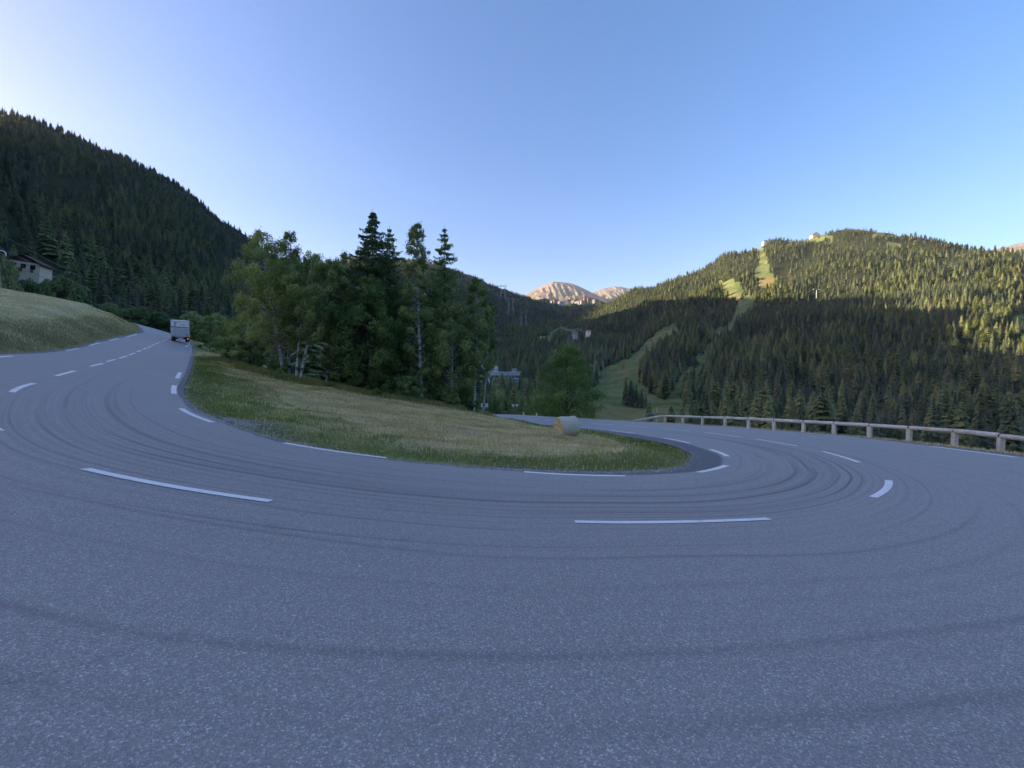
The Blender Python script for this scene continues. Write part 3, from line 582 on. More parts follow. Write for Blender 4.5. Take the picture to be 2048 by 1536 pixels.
# ------------------------------------------------------------------ hay bale
def bale():
    d = 21.0; u, w = ray(1134, 874.5); x, y = u * d, d; z = H1(x, y)
    root = tag(empty('hay_bale', (x, y, z - .04), R(23)), 'round hay bale wrapped in pale net lying alone on the mown island', 'hay bale')
    r, L, n, k = .56, .56, 40, 14; V = []; rg = random.Random(2)
    for i in range(k + 1):
        xx = -L + 2 * L * i / k; er = r * (1 - .10 * max(0, abs(xx) / L - .86) / .14)
        for j in range(n):
            th = 2 * math.pi * j / n; q = er * (1 + rg.uniform(-.014, .014) + .02 * math.sin(xx * 9 + 3 * th)); zz = r + q * math.sin(th); zz = max(zz, .03)
            V.append((xx, q * math.cos(th), zz))
    Fc = [(i * n + j, (i + 1) * n + j, (i + 1) * n + (j + 1) % n, i * n + (j + 1) % n) for i in range(k) for j in range(n)]
    obj('net_wrap', mesh('net_wrap', V, Fc, M_bale_s, True), root)
    for sg in (-1, 1):
        V = [(sg * (L + .015), 0, r)]; Fc = []
        for a, rad in enumerate((.12, .24, .36, .46, .508)):
            for j in range(n):
                th = 2 * math.pi * j / n; V.append((sg * (L + rg.uniform(-.02, .03) * (a < 4)), rad * math.cos(th), max(.03, r + rad * math.sin(th))))
        for j in range(n): Fc.append((0, 1 + j, 1 + (j + 1) % n))
        for a in range(4):
            for j in range(n): Fc.append((1 + a * n + j, 1 + (a + 1) * n + j, 1 + (a + 1) * n + (j + 1) % n, 1 + a * n + (j + 1) % n))
        obj('hay_end', mesh('hay_end', V, Fc, M_bale_e), root)
bale()

# ------------------------------------------------------------------ delivery truck
def truck():
    d = 52.0; u, w = ray(361, 681.5); x, y = u * d, d; z = float(gsurf(np.array([x]), np.array([y]))[0])
    root = tag(empty('box_truck', (x, y, z), R(40.5)), 'white box delivery truck seen from behind climbing the road on the left', 'truck')
    root.rotation_euler = (R(7), 0, R(40.5)); root.scale = (.79, 1, 1)
    hw = 1.22; b = MB(); b.box(-hw, hw, .04, 4.9, .82, 2.9); body = b.build('cargo_box', M_white, root)
    b = MB(); b.box(-hw - .01, -hw + .05, -.0, .06, .80, 2.92); b.box(hw - .05, hw + .01, 0, .06, .80, 2.92); b.box(-hw, hw, -.005, .055, 2.83, 2.93); b.build('box_frame', M_alu, root)
    b = MB(); b.box(-hw + .07, hw - .13, .0, .045, 2.14, 2.80); top = b.build('upper_door_panel', M_white, root)
    b = MB(); b.box(-.72, -.62, -.008, .0, 2.14, 2.66); b.box(-.72, -.40, -.008, .0, 2.58, 2.68); b.build('printed_mark', M_black, top)
    b = MB()
    b.box(.02, .70, -.006, .0, 2.40, 2.52)
    b.build('printed_lettering', M_grey, top); b = MB(); b.box(.33, .5, -.006, 0, 2.25, 2.32); b.build('small_print', M_grey, top)
    b = MB(); b.box(-hw + .05, hw - .09, .0, .05, 2.05, 2.11); b.build('hinge_gap', M_dark, root)
    b = MB(); b.box(-hw + .05, hw - .05, -.03, .04, 1.00, 2.04); tl = b.build('tail_lift', M_grey, root)
    b = MB(); b.box(-hw + .33, hw - .2, -.036, -.03, 1.02, 1.88); b.build('lift_panel', simple('lift_grey', (.52, .53, .55), .5, .4, .05), tl)
    b = MB(); b.box(.72, 1.02, -.045, -.037, 1.08, 1.14); b.build('lift_handle', M_black, tl)
    b = MB(); b.box(-hw, hw, -.06, .08, .83, .95); b.build('lift_sill', M_alu, root)
    b = MB(); b.box(-.9, .9, .25, .4, .45, .78); b.box(-.95, -.8, -.02, .5, .5, .82); b.box(.5, .7, -.02, .5, .5, .82); b.box(-.5, .5, .5, 5.2, .45, .75); b.build('chassis', M_dark, root)
    b = MB(); b.box(-.6, .55, -.05, .02, .70, .78); b.build('bumper_bar', M_alu, root)
    b = MB(); b.box(-.3, .3, -.06, -.04, .52, .64); b.build('number_plate', M_yplate, root)
    for s in (-1, 1):
        b = MB(); b.box(s * 1.0 - .16, s * 1.0 + .16, -.05, .05, .46, .66); b.build('tail_light', M_red, root)
    bl = NT('lit_brake_lamp'); bl.b.inputs['Emission Color'].default_value = (1, .12, .08, 1); bl.b.inputs['Emission Strength'].default_value = 0.5; bl.b.inputs['Base Color'].default_value = (.5, .02, .02, 1)
    b = MB(); b.box(.9, 1.04, -.06, -.05, .50, .62); b.build('brake_lamp', bl.m, root)
    for s in (-1, 1):
        for yy, dual in ((1.3, 1), (5.6, 0)):
            for kk in range(1 + dual):
                xx = s * (1.0 - .26 * kk); b = MB(); b.cyl((xx - .11, yy, .37), (xx + .11, yy, .37), .37, 20); wh = b.build('wheel', M_dark, root, False)
                if kk == 0:
                    b = MB(); b.cyl((xx + s * .112 - .005, yy, .37), (xx + s * .112 + .005, yy, .37), .2, 14); b.build('rim', M_alu, wh)
    for s in (-1, 1):
        b = MB(); b.box(s * 1.0 - .18, s * 1.0 + .18, .82, .84, .2, .7); b.build('mudflap', M_dark, root)
    b = MB(); V = [(-1.02, 5.0, .5), (1.02, 5.0, .5), (1.02, 6.6, .5), (-1.02, 6.6, .5), (-1.02, 5.0, 2.3), (1.02, 5.0, 2.3), (.95, 5.75, 2.25), (-.95, 5.75, 2.25), (1.0, 6.6, 1.2), (-1.0, 6.6, 1.2)]
    b.add(V, [(0, 3, 2, 1), (0, 1, 5, 4), (4, 5, 6, 7), (7, 6, 8, 9), (9, 8, 2, 3), (1, 2, 8, 6, 5), (0, 4, 7, 9, 3)]); cab = b.build('cab', M_white, root)
    b = MB(); b.add([(-.85, 5.82, 2.2), (.85, 5.82, 2.2), (.88, 6.52, 1.3), (-.88, 6.52, 1.3)], [(0, 1, 2, 3)]); b.build('windscreen', M_glass, cab)
    for s in (-1, 1):
        b = MB(); b.box(s * 1.22 - .1, s * 1.22 + .1, 5.7, 5.78, 1.5, 1.95); b.build('mirror', M_dark, root)
truck()

# ------------------------------------------------------------------ vegetation generators
def leafquads(C, size, rg, aspect=1.6, hang=0.0, tint=None, N=None):
    n = len(C)
    if N is None:
        a = rg.normal(size=(n, 3)); a[:, 2] -= hang; a /= np.linalg.norm(a, axis=1)[:, None]; b = np.cross(a, rg.normal(size=(n, 3)))
    else:                                    # leaf faces that mostly look out of their clump
        N = N + rg.normal(size=(n, 3)) * .42; N /= np.maximum(np.linalg.norm(N, axis=1), 1e-6)[:, None]
        a = np.cross(N, rg.normal(size=(n, 3))); a /= np.maximum(np.linalg.norm(a, axis=1), 1e-6)[:, None]; b = np.cross(N, a)
    b /= np.maximum(np.linalg.norm(b, axis=1), 1e-6)[:, None]
    s = size * rg.uniform(.6, 1.3, (n, 1)); a = a * s * aspect / 2; b = b * s / 2
    V = np.stack([C - a, C + b, C + a, C - b], 1).reshape(-1, 3); Fc = np.arange(4 * n).reshape(n, 4)
    t = rg.uniform(0, 1, n) if tint is None else tint
    return V, Fc, np.repeat(t, 4)
def leafmesh(name, C, size, mat, rg, aspect=1.6, hang=0.0, tint=None, N=None):
    V, Fc, t = leafquads(C, size, rg, aspect, hang, tint, N); me = mesh(name, V, Fc, mat); fattr(me, 'tint', t); return me
def broadleaf(root, Hh, rx, lo, ncl, npl, lsize, seed, leaf, bark, lean=(0, 0), droop=.4, trunk_r=.14, stems=None, profile='oval', bare=0.0):
    rg = np.random.default_rng(seed)
    P = [np.array([lean[0] * (t ** 1.2) + math.sin(t * 5 + seed) * .12 * t, lean[1] * t + math.cos(t * 4 + seed) * .1 * t, t * Hh]) for t in np.linspace(0, 1, 12)]
    tk = MB(); tk.tube([p - np.array([0, 0, .3]) * (i == 0) for i, p in enumerate(P)], [trunk_r * (1 - .9 * t) ** .9 + .012 for t in np.linspace(0, 1, 12)], 8)
    def at_t(t):
        f = t * 11; i = min(int(f), 10); return P[i] * (1 - (f - i)) + P[i + 1] * (f - i)
    C = []; tint = []; NN = []; limb = MB()
    for k in range(ncl):
        t = lo + (1 - lo) * rg.uniform(0, 1) ** .85
        q = (t - lo) / (1 - lo)
        env = {'oval': math.sin(math.pi * min(1, q * .86 + .12)) ** .65, 'cone': (1 - q) ** .8 * .95 + .10, 'dome': math.sqrt(max(0, 1 - (q * 1.0 - .25) ** 2 * 1.15)) if q < 1 else .2, 'column': min(1, 3 * q + .5) * (1 - q) ** .45 + .06}[profile]
        th = rg.uniform(0, 2 * math.pi); rad = rx * env * (rg.uniform(.18, 1) ** .55) * rg.uniform(.8, 1.12)
        p = at_t(t); c = p + np.array([math.cos(th) * rad, math.sin(th) * rad, -rad * .18])
        st = at_t(max(.08, t - rad / Hh * .9))
        midp = st * .45 + c * .55 + np.array([0, 0, rad * .22]); limb.tube([st, midp, c], [max(.012, trunk_r * .28 * (1 - t * .6)), .014, .006], 4, cap=False)
        cs = rx * rg.uniform(.09, .20) * (.55 + .6 * env); m = int(npl * 1.15 * (cs / (rx * .16)) ** 1.5) + 14
        dv = rg.normal(size=(m, 3)); dv /= np.linalg.norm(dv, axis=1)[:, None]; rad_ = rg.uniform(.2, 1, (m, 1)) ** .5 * (1 + .55 * np.abs(rg.normal(size=(m, 1))) * (rg.uniform(size=(m, 1)) < .45))
        off = dv * rad_ * np.array([cs, cs, cs * (.72 + droop * .8)]); off[:, 2] -= np.abs(off[:, 0] + off[:, 1]) * droop * .35
        C.append(c + off); outw = np.array([math.cos(th), math.sin(th), .1]) * (.2 + .5 * rad / rx); NN.append(dv * .9 + outw + np.array([0, 0, .35]))
        tint.append(np.clip(rg.uniform(.08, .72) + .18 * dv[:, 2] + rg.normal(size=m) * .10 - .30 * (rad_[:, 0] < .6), 0, 1))  # clump shading painted into the tint: lighter tops, darker inner leaves
    C = np.vstack(C); tint = np.concatenate(tint)
    tk.build('trunk', bark, root, True); limb.build('branches', bark, root)['kind'] = 'stuff'
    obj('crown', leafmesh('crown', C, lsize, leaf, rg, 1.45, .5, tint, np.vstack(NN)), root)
    return P
def conifer_fine(root, Hh, rx, seed, mat, tiers=46, per=8, dens=1.0, lo=.08, droop=.35, top=1.0, lsize=.085):
    rg = np.random.default_rng(seed); tk = MB(); tk.tube([(0, 0, -.3), (.03, .02, Hh * .4), (-.02, .03, Hh * .8), (0, 0, Hh)], [.2, .13, .05, .012], 8); tk.build('trunk', M_bark, root, True)
    C = []; T = []; br = MB(); S = []
    for i in range(tiers):
        q = (i + rg.uniform(-.3, .3)) / tiers; q = min(max(q, 0), .99); z = Hh * (lo + (1 - lo) * q); base = rx * (min(1.0, (1 - q) ** .9 * 1.75) * top + .02)
        for j in range(per):
            L = base * rg.uniform(.62, 1.15); th = rg.uniform(0, 2 * math.pi); d = np.array([math.cos(th), math.sin(th), 0]); 
            ss = np.linspace(0, 1, 5); pts = [np.array([0, 0, z]) + d * L * s + np.array([0, 0, L * (-droop * s * (1.6 - .9 * s) + .12 * s ** 3)]) for s in ss]
            br.tube(pts, [.018, .015, .012, .008, .004], 3, cap=False)
            m = int(58 * dens * L + 16); s = rg.uniform(.12, 1, m); f = np.array([np.interp(s, ss, [p[k] for p in pts]) for k in range(3)]).T
            sd_ = np.array([-d[1], d[0], 0]); wd = (rg.normal(size=(m, 1)) * .26 * (1.05 - s[:, None]) * min(L, 1.6)); f = f + sd_ * wd; f[:, 2] -= np.abs(rg.normal(size=m)) * .10 + np.abs(wd[:, 0]) * .25
            C.append(f); T.append(np.clip(rg.normal(.38, .2, m), 0, 1))
    C = np.vstack(C); br.build('branches', M_bark, root)['kind'] = 'stuff'; obj('crown', leafmesh('crown', C, lsize, mat, rg, 2.2, .7, np.concatenate(T)), root)
def conifer_coarse(seed, mat, kind):
    """unit-height conifer: (crown mesh, trunk mesh)"""
    rg = np.random.default_rng(seed); V = []; Fc = []; T = []
    tiers, rx, lo = {'spruce': (24, .185, .05), 'narrow': (26, .145, .07), 'larch': (22, .19, .10), 'pine': (18, .21, .18)}[kind]
    for i in range(tiers):
        q = min(max((i + rg.uniform(-.35, .35)) / tiers, 0), .985); z = lo + (1 - lo) * q
        env = (1 - q) ** .85 * .97 + .03 if kind in ('spruce', 'narrow') else (math.sin(math.pi * min(1, .22 + q * .80)) ** .8 * .85 + .03 if kind == 'pine' else ((1 - q) ** .65 * min(1, q * 5 + .55) * .95 + .04))
        per = int(rg.integers(10, 15)); gap = rg.uniform(0, 6.28)
        for j in range(per):
            th = gap + 6.283 * j / per + rg.normal() * .25; L = rx * env * rg.uniform(.6, 1.22); dr = rg.uniform(.55, 1.05) * (1 if kind != 'pine' else .5)
            d = np.array([math.cos(th), math.sin(th), 0]); s_ = np.array([-d[1], d[0], 0]); w = L * rg.uniform(.22, .38) + .006
            b = np.array([0, 0, z + rg.normal() * .028 * (z < .93)]); tip = b + d * L + np.array([0, 0, -L * dr + L * .12]); tt = rg.uniform(.1, .9)
            for (f0, f1, off, ww) in ((0.0, 1.0, 0.0, w), (.25, .86, .8, w * .7), (.25, .86, -.8, w * .7), (.1, .7, 0.0, w * 1.15)):
                o = s_ * off * w * .8; p0 = b + (tip - b) * f0; p3 = b + (tip - b) * f1 + o + rg.normal(size=3) * .006; md = (p0 + p3) / 2
                k = len(V); dn = np.array([0, 0, -ww * rg.uniform(.35, .8)])
                V += [p0, md + s_ * ww * .6 + dn, p3, md - s_ * ww * .6 + dn]; Fc.append((k, k + 1, k + 2, k + 3)); T += [tt] * 4
    V.append((0, 0, 1.03)); k = len(V)
    me = mesh('crown', np.array(V), np.array(Fc), mat); fattr(me, 'tint', T + [.5])
    b = MB(); b.tube([(0, 0, -.06), (0, 0, .5), (0, 0, .99)], [.011, .008, .002], 6); return me, b.mesh('trunk', M_bark, True)
def broad_coarse(seed, mat, n=900):
    rg = np.random.default_rng(seed); C = []; T = []; NB = []
    for k in range(34):
        th = rg.uniform(0, 6.28); ph = rg.uniform(-.45, 1.4); r = rg.uniform(.55, 1.0) ** .5
        c = np.array([math.cos(th) * math.cos(ph) * .40 * r, math.sin(th) * math.cos(ph) * .40 * r, .56 + math.sin(ph) * .40 * r]); m = n // 34; dv = rg.normal(size=(m, 3)); dv /= np.linalg.norm(dv, axis=1)[:, None]; NB.append(dv + (c - np.array([0, 0, .5])) * 1.2)
        C.append(c + dv * .11 * rg.uniform(.3, 1, (m, 1)) ** .4); T.append(np.clip(rg.uniform(.1, .8) + rg.normal(size=m) * .1, 0, 1))
    C = np.vstack(C); me = leafmesh('crown', C, .045, mat, rg, 1.4, .3, np.concatenate(T), np.vstack(NB))
    b = MB(); b.tube([(0, 0, -.05), (.01, 0, .4), (0, .01, .8)], [.028, .02, .006], 6)
    for k in range(5):
        th = k * 1.3; b.tube([(0, 0, .2 + .07 * k), (.2 * math.cos(th), .2 * math.sin(th), .5 + .06 * k)], [.012, .004], 4)
    return me, b.mesh('trunk', M_bark, True)

# ------------------------------------------------------------------ the grove on the island
def px_at(x, d): return ray(x, 743)[0] * d
def hgt(x, y, d, z0): return ray(x, y)[1] * d - z0
# (name, base px x, distance, top px x, top px y, half width px, kind, options, label)
GROVE = [
 ('birch_tree', 566, 33.0, 524, 462, 62, 'b', dict(seed=1, leaf=M_leaf_yel, lo=.20, ncl=157, npl=150, profile='oval', trunk_r=.15), 'tall yellowish birch at the left end of the grove, crown hanging out over the grass'),
 ('birch_tree', 577, 34.0, 583, 462, 48, 'b', dict(seed=2, leaf=M_leaf_birch, lo=.34, ncl=119, npl=140, profile='oval', trunk_r=.14), 'tall upright birch just right of the leftmost one, with thin airy top'),
 ('birch_tree', 592, 32.4, 624, 505, 50, 'b', dict(seed=3, leaf=M_leaf_birch, lo=.36, ncl=128, npl=140, profile='oval', trunk_r=.12), 'birch with a pale curved trunk leaning slightly right, third in the grove'),
 ('birch_tree', 600, 32.0, 664, 520, 54, 'b', dict(seed=4, leaf=M_leaf_birch, lo=.36, ncl=134, npl=150, profile='oval', trunk_r=.12), 'birch whose white trunk leans strongly to the right from the grass edge'),
 ('birch_tree', 652, 34.2, 697, 505, 46, 'b', dict(seed=5, leaf=M_leaf_birch, lo=.16, ncl=105, npl=140, profile='column', trunk_r=.10), 'slender birch standing just left of the dark spruce'),
 ('spruce_tree', 748, 36.0, 752, 416, 80, 'c', dict(seed=6, mat=M_needle, tiers=46, per=9, dens=1.15, droop=.42), 'tallest tree of the grove, dark spruce with drooping tiers'),
 ('spruce_tree', 782, 38.0, 786, 450, 62, 'c', dict(seed=7, mat=M_larch, tiers=38, per=7, dens=.8, droop=.15), 'lighter conifer close behind the tallest dark spruce'),
 ('dark_broadleaf_tree', 735, 33.6, 738, 555, 70, 'b', dict(seed=8, leaf=M_leaf_dark, lo=.12, ncl=180, npl=160, profile='oval', trunk_r=.13), 'dark leafy tree in front of the foot of the tallest spruce'),
 ('birch_tree', 843, 35.0, 832, 446, 46, 'b', dict(seed=9, leaf=M_leaf_birch, lo=.18, ncl=165, npl=150, profile='column', trunk_r=.15), 'tall narrow birch with bright green pointed top between two conifers'),
 ('larch_tree', 890, 37.5, 888, 452, 66, 'c', dict(seed=10, mat=M_larch, tiers=38, per=7, dens=.8, droop=.2), 'sparse larch with thin bare-looking top right of the pointed birch'),
 ('birch_tree', 905, 35.6, 900, 600, 52, 'b', dict(seed=11, leaf=M_leaf_birch, lo=.12, ncl=134, npl=140, profile='oval', trunk_r=.10), 'leafy birch standing in front of the sparse larch'),
 ('birch_tree', 948, 36.8, 956, 556, 42, 'b', dict(seed=12, leaf=M_leaf_birch, lo=.26, ncl=134, npl=140, profile='column', trunk_r=.12), 'birch with pointed top at the right end of the grove'),
 ('birch_tree', 966, 37.4, 984, 606, 24, 'b', dict(seed=13, leaf=M_leaf_birch, lo=.34, ncl=75, npl=110, profile='column', trunk_r=.08), 'small narrow birch, rightmost tree of the grove'),
 ('dark_broadleaf_tree', 690, 35.6, 690, 590, 48, 'b', dict(seed=14, leaf=M_leaf_dark, lo=.10, ncl=105, npl=140, profile='oval', trunk_r=.09), 'low dark tree filling the gap left of the tallest spruce'),
 ('dark_broadleaf_tree', 800, 36.2, 800, 610, 50, 'b', dict(seed=15, leaf=M_leaf_dark, lo=.06, ncl=119, npl=150, profile='oval', trunk_r=.09), 'low dark tree right of the tallest spruce, under the pointed birch'),
 ('dark_broadleaf_tree', 920, 38.2, 922, 640, 42, 'b', dict(seed=16, leaf=M_leaf_dark, lo=.06, ncl=119, npl=150, profile='oval', trunk_r=.09), 'low dark tree behind the two birches at the right end of the grove'),
 ('birch_tree', 498, 38.0, 490, 590, 36, 'b', dict(seed=17, leaf=M_leaf_yel, lo=.06, ncl=90, npl=120, profile='oval', trunk_r=.08), 'short yellowish birch at the foot of the leftmost tall one'),
 ('dark_broadleaf_tree', 860, 37.4, 862, 560, 46, 'b', dict(seed=18, leaf=M_leaf_dark, lo=.10, ncl=119, npl=140, profile='oval', trunk_r=.10), 'dark leafy tree between the pointed birch and the sparse larch'),
]
def grow(name, bx, d, tx, ty, hw, kind, o, label, group, cat='tree'):
    X = px_at(bx, d); z0 = H1(X, d); hh = hgt(tx, ty, d, z0); root = tag(empty(name, (X, d, z0)), label, cat, group)
    rx = hw / 769 * d; lean = ((tx - bx) / 769 * d, 0.2)
    if kind == 'b':
        o = dict(o); leaf = o.pop('leaf'); bark = o.pop('bark', M_bark_birch if name.startswith('birch') else M_bark)
        broadleaf(root, hh, rx, leaf=leaf, bark=bark, lean=lean, lsize=o.pop('lsize', .088), **o)
    else: conifer_fine(root, hh, rx, **o)
    return root
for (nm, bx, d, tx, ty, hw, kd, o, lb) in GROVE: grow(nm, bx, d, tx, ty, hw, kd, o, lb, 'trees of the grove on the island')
grow('broadleaf_tree', 1134, 55.0, 1134, 692, 74, 'b', dict(seed=40, leaf=M_leaf_dark, lo=.14, ncl=256, npl=100, profile='oval', trunk_r=.22, droop=.12, lsize=.14), 'broad dark green deciduous tree beyond the far road, behind the hay bale', None)
SHR = [(548,33.2,722,26,'low shrub at the foot of the leftmost birches',61),(815,33.5,752,34,'rounded green shrub at the grass edge under the pointed birch',62),(680,33.6,742,26,'low dark shrub in the shade right of the leaning birch',63),
 (892,35.2,780,26,'low shrub on the grass edge under the larch',64),(940,37.0,797,18,'small shrub at the right end of the grove beside the road',65),(760,33.8,752,30,'low shrub in front of the dark trunks in mid grove',66),(470,41,640,30,'bright leafy bush left of the grove',67),(455,46,636,36,'green bush behind the dry grass right of the truck',68),
 (420,58,632,24,'rounded bush right behind the truck',69),(500,37,665,30,'bush at the left foot of the grove',70),(1085,62,790,30,'low bush left of the broad tree beyond the far road',71),(1172,60,775,26,'low bush right of the broad tree beyond the far road',72)]
for bx, d, ty, hw, lb, sd_ in SHR:
    grow('shrub', bx, d, bx + 3, ty, hw, 'b', dict(seed=sd_, leaf=M_leaf_bush if sd_ not in (63, 66) else M_leaf_dark, bark=M_bark, lo=.04, ncl=65, npl=80, profile='dome', trunk_r=.05, lsize=.11, droop=.1), lb, 'shrubs round the grove', 'shrub')

# ------------------------------------------------------------------ broadleaf trees and bushes behind the left bank (copies of two models)
BRO = []
for s in (201, 202, 203):
    cm, tm = broad_coarse(s, M_f_broad, 2600); BRO.append((cm, tm))
LB = [(24,75,512,20,'dark bushy tree between the power pole and the chalet'),(62,84,558,22,'low bush right below the chalet on the crest of the hay bank'),(98,90,558,22,'bush hiding the lower right corner of the chalet'),(130,84,548,24,'bushy tree just right of the chalet'),(160,86,566,22,'tree right of the bushy one next to the chalet'),(150,88,590,26,'low tree at the crest of the hay bank'),
 (212,92,604,30,'rounded bush above the far end of the hay bank'),(245,96,616,30,'bush left of the truck, above the road bend'),(282,100,612,30,'greyish bush left of the truck, nearest the cables'),(318,104,625,24,'dark bush beside the road just left of the truck'),(340,108,634,18,'small bush directly behind the truck roof'),
 (392,84,622,30,'broad rounded bush just right of the truck'),(415,92,640,22,'bush right of the truck, lower than its neighbour'),(436,74,626,26,'leafy tree between the truck and the grove'),(262,112,628,26,'bush at the road bend far behind the hay bank'),(298,118,630,20,'small bush far behind the road bend'),
 (985,68,786,18,'leafy tree behind the town sign'),(1010,78,792,20,'second leafy tree right of the town sign'),(1042,84,788,18,'leafy tree left of the broad tree beyond the road'),(1000,110,778,14,'tree below the white valley buildings'),(1064,100,784,18,'bush beyond the far road, between the delineators'),(968,62,784,16,'leafy tree just left of the town sign')]
for i, (x, d, ty, hw, lb) in enumerate(LB):
    X = px_at(x, d); z0 = H1(X, d) - .3; hh = max(2.0, hgt(x, ty, d, z0)); cm, tm = BRO[i % 3]; w = hw / 769 * d / .44
    r_ = tag(empty('broadleaf_tree', (X, d, z0), i * 1.7, (w, w, hh)), lb, 'tree', 'broadleaf trees along the valley road')
    obj('crown', cm, r_); obj('trunk', tm, r_)

# ------------------------------------------------------------------ conifer forest
KIND = [conifer_coarse(101, M_f_spruce, 'spruce'), conifer_coarse(102, M_f_spruce, 'narrow'), conifer_coarse(103, M_f_larch, 'larch'), conifer_coarse(104, M_f_larch, 'pine'), conifer_coarse(105, M_f_spruce, 'spruce')]
cand = []
for r0, r1, sp in ((95, 500, 6.6), (500, 1200, 7.6), (1200, 2700, 11.0)):
    ax = np.arange(-r1, r1, sp); X, Y = np.meshgrid(ax, ax); X = X + rng.uniform(-.45, .45, X.shape) * sp; Y = Y + rng.uniform(-.45, .45, Y.shape) * sp
    r = np.hypot(X, Y); az = np.degrees(np.arctan2(X, Y)); k = (r >= r0) & (r < r1) & (np.abs(az) < 60); cand.append(np.c_[X[k], Y[k]])
cand = np.vstack(cand); cz = H(cand[:, 0], cand[:, 1]); cx, cy, cf = project(cand[:, 0], cand[:, 1], cz); cr = np.hypot(cand[:, 0], cand[:, 1])
# what of the hillside can be seen: running horizon of ground over distance for each bearing
fa = np.clip(((np.degrees(np.arctan2(cand[:, 0], cand[:, 1])) + 64) / .22), 0, 570).astype(int) + int(np.argmin(np.abs(azs + 64)))
tanE = FZ / RR; hor = np.maximum.accumulate(tanE, axis=0); ri = np.clip((np.log(cr / 72.) / math.log(1.017)).astype(int) - 1, 0, len(rs) - 1)
hh = rng.uniform(8.5, 22.5, len(cand)) * rng.choice([1, 1, 1, .72], len(cand)) * np.where(cr > 900, .82, 1) * np.where(cy < 500, .8, 1)
vis = (cz + hh) / cr > hor[ri, fa] - .002
nz = vnoise(cand[:, 0], cand[:, 1], 45, 77)
hh = hh * np.where(cx < 560, np.interp(cr, [150, 330], [.62, 1.0]), 1.0)
ok = vis & (mead(cx, cy, cf) < .5) & ~((cr < 165) & (cand[:, 0] > -30)) & (rng.uniform(0, 1, len(cand)) < np.where(nz > .22, .93, .35)) & (cx > -150) & (cx < 2200)
# roads and clearings round the town, and the chalet's garden
ok &= ~((np.hypot((cx - 70) / 66, (cy - 590) / 64) < 1) & (cr < 260)) & ~((cx > 200) & (cx < 500) & (cr < 118)) & ~((cx < 470) & (cf < 112))
ok &= ~((cx > 1095) & (cx < 1205) & (cr > 2450)) & ~((cx > 1120) & (cx < 1192) & (np.abs(cy - 668) < 12) & (cr > 700) & (rng.uniform(0, 1, len(cand)) < .6)) & ~((cx > 1600) & (cx < 1650) & (cy < 482))
ok &= ~((cx > 1500) & (cr < 210) & (rng.uniform(0, 1, len(cand)) < .45))
for x0, y0, d0 in ((1397,735,470),(1480,624,900),(1523,575,1010),(1564,550,1080),(1619,514,1180),(1198,741,440),(1141,692,760),(1047,650,1150),(1629,602,830),(1022,617,1500),(1246,736,430),(1302,682,640)): ok &= ~((np.abs(cx - x0) < 6 + 2900. / np.maximum(cf, 60)) & (cy > y0 - 22) & (cy - hh / np.maximum(cf, 1) * 769 < y0 - 2) & (cf < d0 + 5) & (cf > d0 * .4))
T = cand[ok]; tz = cz[ok]; th_ = hh[ok]; tx_, ty_, tf = cx[ok], cy[ok], cf[ok]; trr = cr[ok]
kd = np.where(vnoise(T[:, 0], T[:, 1], 60, 91) + rng.normal(0, .22, len(T)) > .55, np.where(rng.uniform(0, 1, len(T)) < .6, 2, 3), rng.choice([0, 1, 4], len(T)))
print('forest trees', len(T))
appar = th_ / tf * 769; topy = ty_ - appar
groundv = np.where(tx_ < 280, np.interp(tx_, [0, 125, 200, 280], [590, 615, 635, 660]), np.where(tx_ < 460, 650, np.where(tx_ < 1010, 0, np.where(tx_ < 1200, 690, 850))))
inview = (tx_ > -10) & (tx_ < 2058) & (topy < groundv - 12)
score = np.where(inview, appar, 0); idx = np.argsort(-score)[:292]; solo = np.zeros(len(T), bool); solo[idx] = True
clump = [(1252,268,760,62),(1262,262,775,60),(1273,258,786,52),(1284,254,798,44),(1292,250,806,34),(1258,280,770,40),(1268,274,792,40),(1280,268,804,30)]
def place_conifer(X, Y, z, h, k, label, group, wsc=1.0):
    names = ['spruce_tree', 'spruce_tree', 'larch_tree', 'larch_tree', 'spruce_tree']
    s = h; r_ = tag(empty(names[k], (X, Y, z - .02 * h), rng.uniform(0, 6.28), (s * wsc, s * wsc, s)), label, 'tree', group)
    c = obj('crown', KIND[k][0], r_); t_ = obj('trunk', KIND[k][1], r_); return c, t_
src = {}
